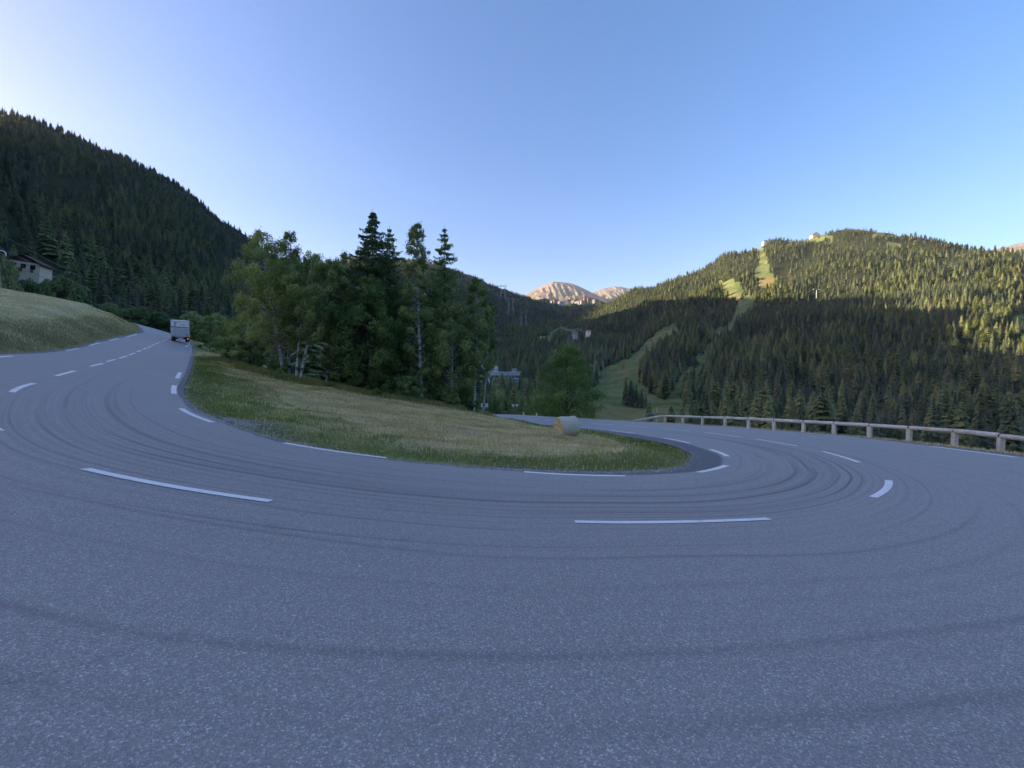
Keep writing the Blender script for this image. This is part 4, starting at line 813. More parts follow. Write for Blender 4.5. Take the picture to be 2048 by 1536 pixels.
for i in np.flatnonzero(solo):
    k = int(kd[i]); nm = 'larch' if k in (2, 3) else 'spruce'
    sz = 'tall' if th_[i] > 18 else ('middle-sized' if th_[i] > 14.5 else 'short'); xx = tx_[i]; ty = ty_[i]
    if xx < 560:
        ar = 'above the hay bank by the power pole' if xx < 60 else 'above the hay bank near the chalet' if xx < 150 else 'above the middle of the hay bank' if xx < 240 else 'above the road bend left of the truck' if xx < 340 else 'above the truck' if xx < 420 else 'between the truck and the grove'
        row = 'front rows' if cr[ok][i] < 150 else 'rows behind' if cr[ok][i] < 200 else 'higher slope'
        lb = f'{sz} dark {nm} {ar}, {row}'; gp = f'{sz} {nm} {ar}, {row}'
    elif xx < 1215: lb = f'{sz} {nm} in the shaded valley forest between the grove and the lattice pylon'; gp = f'{sz} {nm} on the valley floor'
    else:
        ar = 'behind the sloping end of the guardrail' if xx < 1400 else 'behind the far third of the guardrail' if xx < 1600 else 'behind the middle of the guardrail' if xx < 1780 else 'behind the near third of the guardrail' if xx < 1920 else 'behind the guardrail at the right edge'
        row = 'valley floor' if cr[ok][i] < 230 else 'hill foot' if cr[ok][i] < 290 else 'lower hillside'
        lb = f'{sz} shaded {nm} {ar}, {row}'; gp = f'{sz} {nm} {ar}, {row}'
    w = rng.uniform(.95, 1.35)
    c, t_ = place_conifer(T[i, 0], T[i, 1], tz[i], th_[i], k, lb, gp, w); src.setdefault(k, (c, t_))
lbls = ['tallest and leftmost', 'tall second', 'middle-sized third', 'fourth, shorter', 'lowest rightmost', 'back left', 'back middle', 'small back right']
for i, (x, d, by, hp) in enumerate(clump):
    X = px_at(x, d); z = H1(X, d); place_conifer(X, d, z, hp / 769 * d * .95, [1, 0, 1, 4][i % 4], f'{lbls[i]} dark spruce of the clump standing alone on the ski meadow', 'spruce clump on the ski meadow', 1.5)
for k in range(5):
    if k not in src: src[k] = place_conifer(-150 - 9 * k, 330, H1(-150 - 9 * k, 330), 16, k, 'conifer on the lower slope of the left mountain', 'spare conifers on the left mountain')
rest = ~solo
def scatter_object(name, P, scl, rot, kind, sources, extra=None):
    me = bpy.data.meshes.new(name); me.vertices.add(len(P)); me.vertices.foreach_set('co', np.asarray(P, np.float32).ravel()); 
    a = me.attributes.new('scl', 'FLOAT_VECTOR', 'POINT'); a.data.foreach_set('vector', np.asarray(scl, np.float32).ravel())
    a = me.attributes.new('rot', 'FLOAT_VECTOR', 'POINT'); a.data.foreach_set('vector', np.asarray(rot, np.float32).ravel())
    a = me.attributes.new('knd', 'INT', 'POINT'); a.data.foreach_set('value', np.asarray(kind, np.int32))
    me.update(); o = obj(name, me)
    ng = bpy.data.node_groups.new(name, 'GeometryNodeTree'); ng.interface.new_socket('Geometry', in_out='INPUT', socket_type='NodeSocketGeometry'); ng.interface.new_socket('Geometry', in_out='OUTPUT', socket_type='NodeSocketGeometry')
    N = ng.nodes; gi = N.new('NodeGroupInput'); go = N.new('NodeGroupOutput'); jn = N.new('GeometryNodeJoinGeometry'); L = ng.links.new
    def na(nm, ty):
        x = N.new('GeometryNodeInputNamedAttribute'); x.data_type = ty; x.inputs['Name'].default_value = nm; return x.outputs['Attribute']
    s_, r_, k_ = na('scl', 'FLOAT_VECTOR'), na('rot', 'FLOAT_VECTOR'), na('knd', 'INT')
    for k, objs in sources.items():
        cmp = N.new('FunctionNodeCompare'); cmp.data_type = 'INT'; cmp.operation = 'EQUAL'; L(k_, cmp.inputs[2]); cmp.inputs[3].default_value = k
        for ob in objs:
            oi = N.new('GeometryNodeObjectInfo'); oi.transform_space = 'ORIGINAL'; oi.inputs['Object'].default_value = ob; oi.inputs['As Instance'].default_value = True
            ip = N.new('GeometryNodeInstanceOnPoints'); L(gi.outputs[0], ip.inputs['Points']); L(cmp.outputs[0], ip.inputs['Selection']); L(oi.outputs['Geometry'], ip.inputs['Instance'])
            L(r_, ip.inputs['Rotation']); L(s_, ip.inputs['Scale']); L(ip.outputs[0], jn.inputs[0])
    L(jn.outputs[0], go.inputs[0]); md = o.modifiers.new('scatter', 'NODES'); md.node_group = ng
    return o
Pn = np.c_[T[rest], tz[rest] - .02 * th_[rest]]; n = len(Pn); hs = th_[rest]; w = rng.uniform(.95, 1.4, n); rot = np.zeros((n, 3)); rot[:, 2] = rng.uniform(0, 6.28, n)
fo = scatter_object('conifer_forest', Pn, np.c_[hs * w, hs * w, hs], rot, kd[rest], src)
tag(fo, 'dense spruce and larch forest covering the mountainsides', 'forest', kind='stuff')

# ------------------------------------------------------------------ grass
def blades(name, P, h, w, mat, lean=.5, tint=None, flat=None):
    n = len(P); a = rng.uniform(0, 6.28, n); d = np.c_[np.cos(a), np.sin(a), np.zeros(n)]; l = rng.uniform(.1, 1, n)[:, None] * lean; l2 = rng.uniform(0, 6.28, n); e = np.c_[np.cos(l2), np.sin(l2), np.zeros(n)]
    up = np.array([0, 0, 1.0]); tip = P + (e * l + up * np.sqrt(np.maximum(.05, 1 - l * l))) * h[:, None]
    V = np.stack([P - d * w[:, None] / 2, P + d * w[:, None] / 2, tip], 1).reshape(-1, 3); me = mesh(name, V, np.arange(3 * n).reshape(n, 3), mat)
    fattr(me, 'tint', np.repeat(rng.uniform(0, 1, n) if tint is None else tint, 3)); return me
def pts(n, x0, x1, y0, y1):
    X = rng.uniform(x0, x1, n); Y = rng.uniform(y0, y1, n); return X, Y
LOOP = np.vstack([Ic, [(-20, 60), (-85, 90)]])
X, Y = pts(420000, -46, 9, 10, 42); k = inpoly(X, Y, LOOP); X, Y = X[k], Y[k]; di = dist_poly(X, Y, Ic)
z = nearH(X, Y); r = np.hypot(X, Y)
grn = (di < 1.6 + .8 * vnoise(X, Y, 2.5, 41)) | ((X < -4) & (Y < 26) & (di < 2.6 + 2.5 * vnoise(X, Y, 2, 44))) 
pk = rng.uniform(0, 1, len(X))
mixp = np.clip(np.where(grn, .92 - .55 * sstep(.8, 3.5, di) * (vnoise(X, Y, 1.1, 49) > .45), np.interp(di, [1.5, 3.2], [.35, .03])), 0, 1); grn = rng.uniform(0, 1, len(X)) < mixp
g1 = grn & (di > .12) & (pk < .9) & ~((np.hypot((X + 9.3) / 2.6, (Y - 13.4) / .8) < 1))
P = np.c_[X, Y, z][g1]; n = len(P); hh_ = rng.uniform(.05, .17, n) * (.55 + .9 * vnoise(P[:, 0], P[:, 1], 1.2, 45)) * np.interp(di[g1], [0, .5], [.5, 1]); ww = .010 + .0006 * np.hypot(P[:, 0], P[:, 1])
tag(obj('grass', blades('roadside_grass', P, hh_, ww, M_blade_g, .6, np.clip(rng.normal(.42, .2, n) + (vnoise(P[:, 0], P[:, 1], 1.7, 46) - .5) * .7, 0, 1))), 'fresh green grass growing along the inner edge of the bend', 'grass', kind='stuff')
g2 = (~grn) & (pk < .95) & (Y < 40)
P = np.c_[X, Y, z + .01][g2]; n = len(P); hh_ = rng.uniform(.03, .13, n); ww = .012 + .0007 * np.hypot(P[:, 0], P[:, 1]); swath = .5 * vnoise(P[:, 0] * .35 + P[:, 1] * .1, P[:, 1] * 1.4, 1.0, 47) + .5 * vnoise(P[:, 0], P[:, 1], .8, 53); hh_ *= .6 + 1.1 * vnoise(P[:, 0], P[:, 1], 1.6, 54)
tag(obj('mown_hay', blades('mown_hay', P, hh_, ww, M_blade_d, .97, np.clip(rng.normal(.45, .2, n) + (swath - .5) * .9, 0, 1))), 'pale mown hay and stubble covering the island', 'hay', kind='stuff')
# left bank
X, Y = pts(260000, -72, -13, 6, 60); k = ~inpoly(X, Y, ROAD) & ~inpoly(X, Y, LOOP); X, Y = X[k], Y[k]; db = dist_poly(X, Y, BANK); k = (db < 17) & (rng.uniform(0, 1, len(X)) < np.interp(db, [0, 6, 17], [1, .8, .5])); X, Y, db = X[k], Y[k], db[k]
z = H(X, Y); n = len(X); tn = np.clip(rng.normal(.5, .2, n) + np.interp(db, [0, .8, 2.5, 3.2, 20], [-.45, -.3, -.2, .1, .1]) + (vnoise(X, Y * 1.3, 2.5, 48) - .5) * .6, 0, 1)
tag(obj('bank_grass', blades('bank_grass', np.c_[X, Y, z], rng.uniform(.05, .22, n) * np.interp(db, [0, 2.6, 3.5], [1, 1.1, .6]), .012 + .0008 * np.hypot(X, Y), M_blade_d, .85, tn)), 'dry mown grass on the bank left of the climbing road', 'grass', kind='stuff')
# rough tall grass along the trees and shoulder
LINE = np.array([(-30.5, 40.5), (-26, 37.5), (-22.6, 34.2), (-19, 31.8), (-14.5, 31.3), (-10.5, 32.2), (-6.5, 34.3), (-4, 36.2), (-3.0, 37.6)])
Q = crom(LINE, 8); n = 60000; i = rng.integers(0, len(Q), n); sp = rng.normal(0, 1, (n, 2)) * np.array([.8, .75]); P = Q[i] + sp; k = (vnoise(P[:, 0], P[:, 1], 1.1, 71) > .28) & inpoly(P[:, 0], P[:, 1], LOOP) & (dist_poly(P[:, 0], P[:, 1], Ic) > .3); P = P[k]
z = nearH(P[:, 0], P[:, 1]); n = len(P)
tag(obj('tall_grass', blades('tall_grass', np.c_[P, z], rng.uniform(.15, .62, n), np.full(n, .035), M_blade_t, .6, np.clip(rng.normal(.4, .2, n) + np.interp(P[:, 0], [-12, -5], [0, .35]), 0, 1))), 'rough uncut grass along the foot of the grove', 'grass', kind='stuff')
Q = crom([(-34.5, 43.5), (-33.2, 45.5), (-34.5, 48.5), (-37, 51)], 10); n = 9000; i = rng.integers(0, len(Q), n); P = Q[i] + rng.normal(0, .5, (n, 2)); z = H(P[:, 0], P[:, 1])
tag(obj('dry_grass_tuft', blades('dry_grass_tuft', np.c_[P, z], rng.uniform(.4, 1.1, n), np.full(n, .05), M_blade_d, .5, rng.uniform(.4, .9, n))), 'golden dry grass tuft on the verge right of the truck', 'grass', kind='stuff')
# verge behind guard rail
X, Y = pts(90000, 6, 26, 8, 46); k = ~inpoly(X, Y, ROAD); X, Y = X[k], Y[k]; dr = dist_poly(X, Y, RAIL); k = (dr < 1.5) & ~inpoly(X, Y, LOOP); X, Y = X[k], Y[k]; z = H(X, Y); n = len(X)
tag(obj('verge_grass', blades('verge_grass', np.c_[X, Y, z], rng.uniform(.03, .14, n), np.full(n, .025), M_blade_d, .85, rng.uniform(.2, 1, n))), 'short straw coloured grass strip under the guardrail', 'grass', kind='stuff')
def gravel(name, P, size, label):
    n = len(P); B = np.array([(1, 0, 0), (0, 1, 0), (-1, 0, 0), (0, -1, 0), (0, 0, .7), (0, 0, -.5)]); sz = size * rng.uniform(.5, 1.6, (n, 1, 1)) * rng.uniform(.6, 1.3, (n, 6, 1)); V = (P[:, None, :] + B[None] * sz).reshape(-1, 3)
    Fb = np.array([(0, 1, 4), (1, 2, 4), (2, 3, 4), (3, 0, 4), (1, 0, 5), (2, 1, 5), (3, 2, 5), (0, 3, 5)]); me = mesh(name, V, (np.arange(n)[:, None, None] * 6 + Fb[None]).reshape(-1, 3), simple(name + '_stone', (.50, .47, .43), .9, .1, .5, 9)); tag(obj(name, me), label, 'gravel', kind='stuff')
k = rng.integers(9 * SUB, 31 * SUB, 5200); k = np.where((k > 18 * SUB) & (k < 27 * SUB) & (rng.uniform(0, 1, 5200) < .75), rng.integers(9 * SUB, 18 * SUB, 5200), k); off = rng.normal(0, 1, (5200, 2)) * .17; P = Ic[k] + (Ic[np.minimum(k + 1, len(Ic) - 1)] - Ic[k]) * rng.uniform(0, 1, (5200, 1)) + off
P2 = np.c_[-9.2 + rng.normal(0, 1.5, 3200), 13.1 + rng.normal(0, .42, 3200)]; P2[:, 1] -= (P2[:, 0] + 9.2) * .45; P = np.vstack([P, P2]); z = np.maximum(nearH(P[:, 0], P[:, 1]), np.where(inpoly(P[:, 0], P[:, 1], ROAD), gsurf(P[:, 0], P[:, 1]), -99))
gravel('loose_gravel', np.c_[P, z], .016, 'loose grey gravel scattered along the inner edge of the bend')
# yellow flowers
Myf = simple('yellow_petals', (.62, .50, .03), .6, .2, .1)
fl = []
for (fx, fy, m) in ((930, 915, 26), (1340, 914, 10), (578, 845, 16), (1100, 905, 8)):
    c = bp(fx, fy); fl.append(np.array(c) + rng.normal(0, .22, (m, 2)))
fl = np.vstack(fl); z = nearH(fl[:, 0], fl[:, 1]) + rng.uniform(.08, .16, len(fl)); V, Fc, t = leafquads(np.c_[fl, z], .045, rng, 1.0)
tag(obj('yellow_flowers', mesh('yellow_flowers', V, Fc, Myf)), 'tiny yellow flowers in the grass by the road', 'flowers', kind='stuff')

# ------------------------------------------------------------------ power pole and cables on the left
def left_pole():
    d = 58.; X = px_at(9, d); z0 = H1(X, d); root = tag(empty('power_pole', (X, d, z0)), 'wooden power pole with a slanting stay on the hay bank', 'pole')
    h = hgt(4, 502, d, z0); b = MB(); b.tube([(0, 0, -.5), (-.15, 0, h * .5), (-.3, 0, h)], [.14, .125, .10], 10); b.build('pole', simple('grey_brown_pole', (.34, .27, .20), .85, .1, .2, 4), root, True)
    b = MB(); b.tube([(-.15, .1, h * .9), (1.2, .1, -.3)], .07, 6); b.build('stay', M_bark, root)
    b = MB(); b.tube([(-1.1, 0, h - .15), (-.2, 0, h + .12), (.5, 0, h + .05), (.95, 0, h - .25)], .06, 6); b.tube([(.95, 0, h - .25), (.95, 0, h - .7)], .06, 6); b.build('bracket', M_white, root)
    return Vector((X - .3, d, z0 + h))
pt = left_pole()
def cable(a, bq, sag, r, label, group, name='power_cable', seg=16):
    a, bq = Vector(a), Vector(bq); P = [a + (bq - a) * (i / seg) - Vector((0, 0, sag * 4 * (i / seg) * (1 - i / seg))) for i in range(seg + 1)]
    b = MB(); b.tube(P, r, 4); return tag(b.build(name, M_cable), label, 'cable', group)
def w3(x, y, d): u, w = ray(x, y); return Vector((u * d, d, w * d))
cable(w3(-120, 400, 50), w3(355, 645, 120), 1.0, .028, 'upper overhead cable running down from the left edge towards the truck', 'left cables')
cable(w3(-120, 436, 50), w3(345, 640, 120), 1.2, .028, 'lower overhead cable running down from the left edge towards the truck', 'left cables')
cable(pt, w3(340, 648, 120), 2.5, .028, 'thin cable running from the wooden pole across the dark hillside', 'left cables')

# ------------------------------------------------------------------ lattice pylons and lift towers
def lattice_pylon(x, yb, yt, d, label, wpx):
    X = px_at(x, d); z0 = H1(X, d); h = max(8., hgt(x, yt, d, z0)); root = tag(empty('lattice_pylon', (X, d, z0)), label, 'pylon', 'lattice pylons in the valley')
    s = h / 28.; tw = max(.14, d * .00040)
    for sg in (-1, 1):
        b = MB()
        for a1 in (-1, 1):
            for a2 in (-1, 1): b.tube([(sg * 5.2 * s + a1 * .9 * s, a2 * .9 * s, -1), (sg * 3.0 * s + a1 * .35 * s, a2 * .35 * s, 18 * s)], tw, 4)
        for i in range(7):
            f0, f1 = i / 7, (i + 1) / 7; c0, c1 = sg * (5.2 - 2.2 * f0) * s, sg * (5.2 - 2.2 * f1) * s; w0, w1 = (.9 - .55 * f0) * s, (.9 - .55 * f1) * s
            b.tube([(c0 - w0, -w0, 18 * s * f0), (c1 + w1, -w1, 18 * s * f1)], tw * .6, 3); b.tube([(c0 + w0, -w0, 18 * s * f0), (c1 - w1, -w1, 18 * s * f1)], tw * .6, 3)
        b.tube([(sg * 3 * s, 0, 18 * s), (sg * .6 * s, 0, 20.5 * s)], tw, 4); b.tube([(sg * 3 * s, 0, 18 * s), (sg * 4.6 * s, 0, 25.5 * s)], tw * 1.3, 4); b.build('lattice_leg', M_steel, root)
    b = MB(); b.tube([(-7.5 * s, 0, 25.6 * s), (7.5 * s, 0, 25.6 * s)], tw * 1.3, 4); b.tube([(-7.5 * s, 0, 25.6 * s), (-4.6 * s, 0, 26.8 * s), (4.6 * s, 0, 26.8 * s), (7.5 * s, 0, 25.6 * s)], tw, 4); b.build('crossarm', M_steel, root)
    for sg in (-1, 1):
        b = MB(); b.tube([(sg * 4.6 * s, 0, 26.6 * s), (sg * 5.0 * s, 0, 28.5 * s)], tw, 4); b.build('horn', M_steel, root)
    return Vector((X, d, z0)), s
pyl, ps = lattice_pylon(1198, 739, 698, 440, 'large grey lattice pylon right of the broad deciduous tree', 14)
p2, s2 = lattice_pylon(1141, 690, 660, 760, 'lattice pylon rising behind the broad tree in front of the chalets', 9)
lattice_pylon(1047, 648, 622, 1150, 'lattice pylon halfway up the dark wooded slope', 6)
lattice_pylon(1022, 615, 596, 1500, 'small pylon high on the dark wooded slope', 4)
lattice_pylon(1006, 588, 570, 1800, 'tiny pylon near the skyline of the dark wooded slope', 3)
names = ['outermost left', 'second', 'third', 'outermost right']
for i, ox in enumerate((-7.2, -2.4, 2.4, 7.2)):
    a = pyl + Vector((ox * ps, 0, 25.4 * ps)); e = w3(2380, 905 + i * 18, 120)
    cable(a, e, 11, .05, f'{names[i]} high-voltage cable sweeping from the pylon down past the guardrail', 'high-voltage cables', 'power_line', 24)
    cable(p2 + Vector((ox * s2, 0, 25.4 * s2)), a, 8, .05, f'{names[i]} cable between the two nearer lattice pylons', 'cables between pylons', 'power_line', 16)
cable(pyl + Vector((5 * ps, 0, 28.4 * ps)), w3(2380, 850, 120), 9, .04, 'uppermost thin cable sweeping from the pylon across the dark forest', 'high-voltage cables', 'power_line', 24)
def lift_tower(x, yt, hp, d, label):
    X = px_at(x, d); z0 = H1(X, d) ; zt = ray(x, yt)[1] * d; z0 = min(z0, zt - hp / 769 * d); h = zt - z0; root = tag(empty('ski_lift_tower', (X, d, z0)), label, 'lift tower', 'ski lift towers on the right hill')
    tw = max(.35, d * .0011); aw = 5.5 / 769 * d
    b = MB(); b.tube([(0, 0, -2), (0, 0, h)], [tw, tw * .7], 8); b.build('mast', M_steel, root)
    b = MB(); b.box(-aw, aw, -tw * .6, tw * .6, h - tw * .5, h + tw * .7); b.build('crossarm', M_steel, root)
    for sg in (-1, 1):
        b = MB(); b.box(sg * aw - tw * 1.4, sg * aw + tw * 1.4, -2.0, 2.0, h - tw * 1.4, h - tw * .5); b.build('pulley_set', M_steel, root)
for a in [(1397,707,30,470,'grey T-shaped ski lift tower lowest on the green strip'),(1480,602,22,900,'T-shaped lift tower at the shadow line above the meadow strip'),(1523,558,16,1010,'pale lift tower beside the brown sunlit clearing'),(1564,537,12,1080,'sunlit lift tower among trees, second from the top'),(1619,505,9,1180,'highest small lift tower below the summit hut'),
          (1629,578,22,830,'thin pale mast at the edge of the sunlit forest')]: lift_tower(*a)
def marker(x, y, d, label, w=2.2, h=3.2, m=M_orange):
    X = px_at(x, d); z = max(H1(X, d), ray(x, y)[1] * d - h * .6); root = tag(empty('safety_marker', (X, d, z)), label, 'marker', 'orange safety markers on the slopes')
    b = MB(); b.tube([(0, 0, -1), (0, 0, h)], .12, 5); b.build('stake', M_steel, root)
    b = MB(); b.box(-w / 2, w / 2, -.2, .2, h * .2, h); b.box(-w * .35, w * .35, -.25, .25, h, h * 1.15); b.build('pad', m, root)
marker(1246, 735, 430, 'orange padded marker at the left edge of the ski run, beside the pylon', 3.2, 4.2); marker(1302, 681, 640, 'orange marker high on the left edge of the ski run', 3, 5)
marker(1512, 815, 240, 'orange marker at the foot of the dark forest behind the guardrail', 1.3, 2.0); marker(1636, 812, 225, 'red-orange marker among dark trees behind the middle of the guardrail', 1.3, 1.8)

# ------------------------------------------------------------------ buildings
def house(name, x, d, w, dep, hw, hr, rz, mats, label, group=None, rows=2, cols=3, z0=None, cat='house', overhang=.6, gable='front', chim=False):
    X = px_at(x, d); z0 = H1(X, d) - .5 if z0 is None else z0; root = tag(empty(name, (X, d, z0), rz), label, cat, group); mw, mt, mr = mats
    b = MB(); b.box(-w / 2, w / 2, -dep / 2, dep / 2, -11, hw); b.build('wall', mw, root)
    b = MB(); b.add([(-w / 2, -dep / 2, hw), (w / 2, -dep / 2, hw), (0, -dep / 2, hw + hr), (-w / 2, dep / 2, hw), (w / 2, dep / 2, hw), (0, dep / 2, hw + hr)], [(0, 1, 2), (5, 4, 3), (0, 3, 4, 1), (0, 2, 5, 3), (1, 4, 5, 2)]); b.build('gable', mt, root)
    for s in (-1, 1):
        b = MB(); th = .25; o = overhang; k = hr / (w / 2)
        A = [(0, -dep / 2 - o, hw + hr + .02), (s * (w / 2 + o), -dep / 2 - o, hw - k * o + .02), (s * (w / 2 + o), dep / 2 + o, hw - k * o + .02), (0, dep / 2 + o, hw + hr + .02)]
        A = A + [(p[0], p[1], p[2] + th) for p in A]; b.add(A, [(0, 1, 2, 3), (7, 6, 5, 4), (0, 4, 5, 1), (1, 5, 6, 2), (2, 6, 7, 3), (3, 7, 4, 0)]); b.build('roof', mr, root)
    sx = w / (cols + .5); sz = hw / rows
    for r_ in range(rows):
        for c in range(cols):
            b = MB(); xc = (c - (cols - 1) / 2) * sx; zc = sz * (r_ + .55); ww_, wh = sx * .52, sz * .42; b.box(xc - ww_ / 2 - .06, xc + ww_ / 2 + .06, -dep / 2 - .06, -dep / 2 + .01, zc - wh / 2 - .06, zc + wh / 2 + .06); f = b.build('window', M_timber, root)
            b = MB(); b.box(xc - ww_ / 2, xc + ww_ / 2, -dep / 2 - .09, -dep / 2 - .058, zc - wh / 2, zc + wh / 2); b.build('pane', M_glass, f)
    if chim: b = MB(); b.box(w * .18, w * .18 + .8, 0, .8, hw, hw + hr + .8); b.build('chimney', mw, root)
    return root
M_w2 = simple('off_white_facade', (.42, .40, .38), .85, .1, .1, .3)
def chalet():
    d = 118.; zt = ray(60, 514)[1] * d
    root = house('chalet', 67, d, 11.0, 8.5, 4.6, 3.0, R(8), (M_cream, M_timber, M_roofb), 'cream walled chalet with brown timber gable among trees on the left hillside', None, 1, 3, zt - 5.0, 'chalet', 1.1)
    root.rotation_euler = (0, R(5), R(24)); root.scale = (.64, .64, .64)
    b = MB(); b.box(-5.4, -.2, -4.9, -4.2, .3, 1.5); b.build('garage_opening', M_timber, root)
    b = MB(); b.box(2.4, 3.4, -4.36, -4.22, .0, 1.7); b.build('door', M_timber, root)
    b = MB(); b.box(-9.0, -5.55, -3, 3.5, .5, 5.6); b.build('side_wing', M_timbl, root)
    b = MB(); b.add([(-9.6, -3.6, 5.6), (-5.2, -3.6, 6.6), (-5.2, 4, 6.6), (-9.6, 4, 5.6), (-9.6, -3.6, 5.8), (-5.2, -3.6, 6.8), (-5.2, 4, 6.8), (-9.6, 4, 5.8)], [(0, 3, 2, 1), (4, 5, 6, 7), (0, 1, 5, 4), (1, 2, 6, 5), (2, 3, 7, 6), (3, 0, 4, 7)]); b.build('wing_roof', M_roofg, root)
chalet()
house('chalet', 1150, 830, 9, 8, 4, 3, R(25), (M_w2, M_w2, M_roofg), 'white chalet with dark roof just right of the second pylon', 'chalets on the mid slope', 1, 2, ray(1143, 669)[1] * 830, 'chalet', 1.5)
house('chalet', 1161, 850, 8, 8, 3.5, 3, R(-20), (M_bark, M_bark, M_roofg), 'dark timber chalet between the white one and the small cream one', 'chalets on the mid slope', 1, 2, ray(1155, 668)[1] * 850, 'chalet', 1.2)
house('chalet', 1176, 900, 9, 9, 4.5, 3.5, R(10), (M_cream, M_timber, M_roofb), 'small cream chalet highest on the mid slope', 'chalets on the mid slope', 1, 2, ray(1176, 665)[1] * 900, 'chalet', 1.2)
house('summit_hut', 1622, 1290, 22, 14, 6, 7, R(0), (M_cream, M_cream, M_roofb), 'pale hut with brown pitched roof on top of the right hill', None, 1, 3, ray(1622, 474)[1] * 1290, 'hut', 1.5)
house('lift_station', 1524, 1300, 12, 10, 4, 2, R(0), (M_whiter, M_whiter, M_roofg), 'small white lift station on the skyline of the right hill', None, 1, 2, ray(1524, 485)[1] * 1300, 'lift station', 1)
VI = [(1102,606,16,12,8,'w'),(1110,604,26,18,12,'o'),(1119,607,34,16,10,'g'),(1128,609,40,18,12,'g'),(1136,606,24,22,14,'o'),(1143,609,26,14,12,'c'),(1151,608,44,20,16,'o'),(1160,606,40,24,20,'o'),(1164,609,36,14,12,'c'),(1178,606,34,20,18,'o'),(1186,607,22,14,10,'c'),(1122,612,40,12,12,'w'),(1132,613,30,14,12,'w'),(1153,612,40,12,10,'w')]
M_o2 = simple('tan_timber_facade', (.34, .20, .13), .85, .1, .2, .3)
vt = {'w': ('white', M_w2), 'o': ('orange timber', M_o2), 'g': ('grey roofed', M_w2), 'c': ('cream', M_w2)}
for i, (x, yb, w, dp, hh2, c) in enumerate(VI):
    nb = VI[i - 1][0]
    house('apartment_building', x, 2560 - 6 * i, w * .8, dp * .8, (hh2 + 6) * .8, 4, R((i * 37) % 60 - 30), (vt[c][1], vt[c][1], M_roofb if c in 'oc' else M_roofg), f'{vt[c][0]} building of the far hilltop resort, number {i + 1} from its left end' if False else f'{vt[c][0]} resort building on the far saddle, {["at the left end","next to the left end","left of centre, grey block","left of centre, long block","left of the middle","in the middle","just left of the red tower","in front of the red tower","below the red tower","right of the red tower","at the right end","low front row, left","low front row, middle","low front row, right"][i]}',
          'resort buildings on the far saddle', 3, 4, ray(x, yb)[1] * 2560, 'building', 1)
X = px_at(1169, 2550); root = tag(empty('apartment_tower', (X, 2550, ray(1169, 607)[1] * 2550)), 'tall reddish tower block rising above the far hilltop resort', 'tower')
Mrt = simple('red_brown_facade', (.42, .22, .17), .8, .15, .12, .2)
b = MB(); b.box(-7, 7, -7, 7, -10, 52); b.build('wall', Mrt, root); b = MB(); b.box(-4, 4, -4, 4, 52, 58); b.build('roof_block', Mrt, root)
for r_ in range(9):
    for c in range(3): b = MB(); b.box(-5.5 + c * 4, -2.5 + c * 4, -7.3, -6.9, 4 + r_ * 5.2, 7 + r_ * 5.2); b.build('window', M_glass, root)
# valley station and hall
def hall():
    d = 430.; X = px_at(1012, d); z = ray(1012, 757)[1] * d; root = tag(empty('valley_hall', (X, d, z), R(4)), 'long white ribbed hall in the valley right of the grove', 'hall')
    s = d / 769
    b = MB(); b.box(-24 * s, 28 * s, 0, 14, 6 * s, 12.5 * s); b.build('wall', M_whiter, root); b = MB(); b.box(-22 * s, 26 * s, 2, 13, -8, 6 * s); b.build('base_wall', simple('grey_concrete', (.22, .23, .25), .9, .1, .2, .3), root)
    b = MB(); b.box(-26 * s, 30 * s, -1, 15, 12.5 * s, 13.6 * s); b.build('roof', M_white, root)
    for i in range(24): b = MB(); x0 = (-23 + i * 2.1) * s; b.box(x0, x0 + .35 * s, -.5, 0, 6.4 * s, 12 * s); b.build('rib', M_grey, root)
    for i in range(6): b = MB(); x0 = (-14 + i * 6) * s; b.box(x0, x0 + 1.0 * s, 1.2, 1.9, -3 * s, 6 * s); b.build('pillar', M_white, root)
    return root
hall()
house('valley_building', 1031, 410, 6.2, 8, 6.5, .6, R(0), (simple('pale_blue_facade', (.32, .40, .46), .6, .3, .1), M_whiter, M_whiter), 'small pale blue flat-roofed building below the right end of the hall', 'valley buildings', 2, 4, ray(1031, 770)[1] * 410, 'building', .3)
house('valley_building', 984, 460, 13, 10, 5.5, 1.2, R(10), (M_whiter, M_whiter, M_white), 'white low building above the left end of the hall', 'valley buildings', 1, 4, ray(988, 742)[1] * 460, 'building', .5)
house('valley_building', 1002, 400, 8, 8, 4, 1.5, R(-10), (M_whiter, M_whiter, M_white), 'white building under the middle of the hall', 'valley buildings', 1, 3, ray(1002, 765)[1] * 400, 'building', .4)
house('valley_building', 976, 395, 7, 7, 3, 1.5, R(30), (M_grey, M_whiter, M_white), 'grey-white building left of the fir tops below the hall', 'valley buildings', 1, 2, ray(978, 768)[1] * 395, 'building', .4)
house('valley_building', 1029, 470, 5, 5, 3, .6, R(0), (M_whiter, M_whiter, M_white), 'tiny white building behind the right end of the hall', 'valley buildings', 1, 2, ray(1029, 743)[1] * 470, 'building', .4)
X = px_at(1015.5, 428); root = tag(empty('antenna_mast', (X, 428, ray(1015, 744)[1] * 428)), 'thin mast rising above the white hall', 'mast'); b = MB(); b.tube([(0, 0, -3), (0, 0, 12.5)], [.35, .2], 6); b.build('mast', M_steel, root)
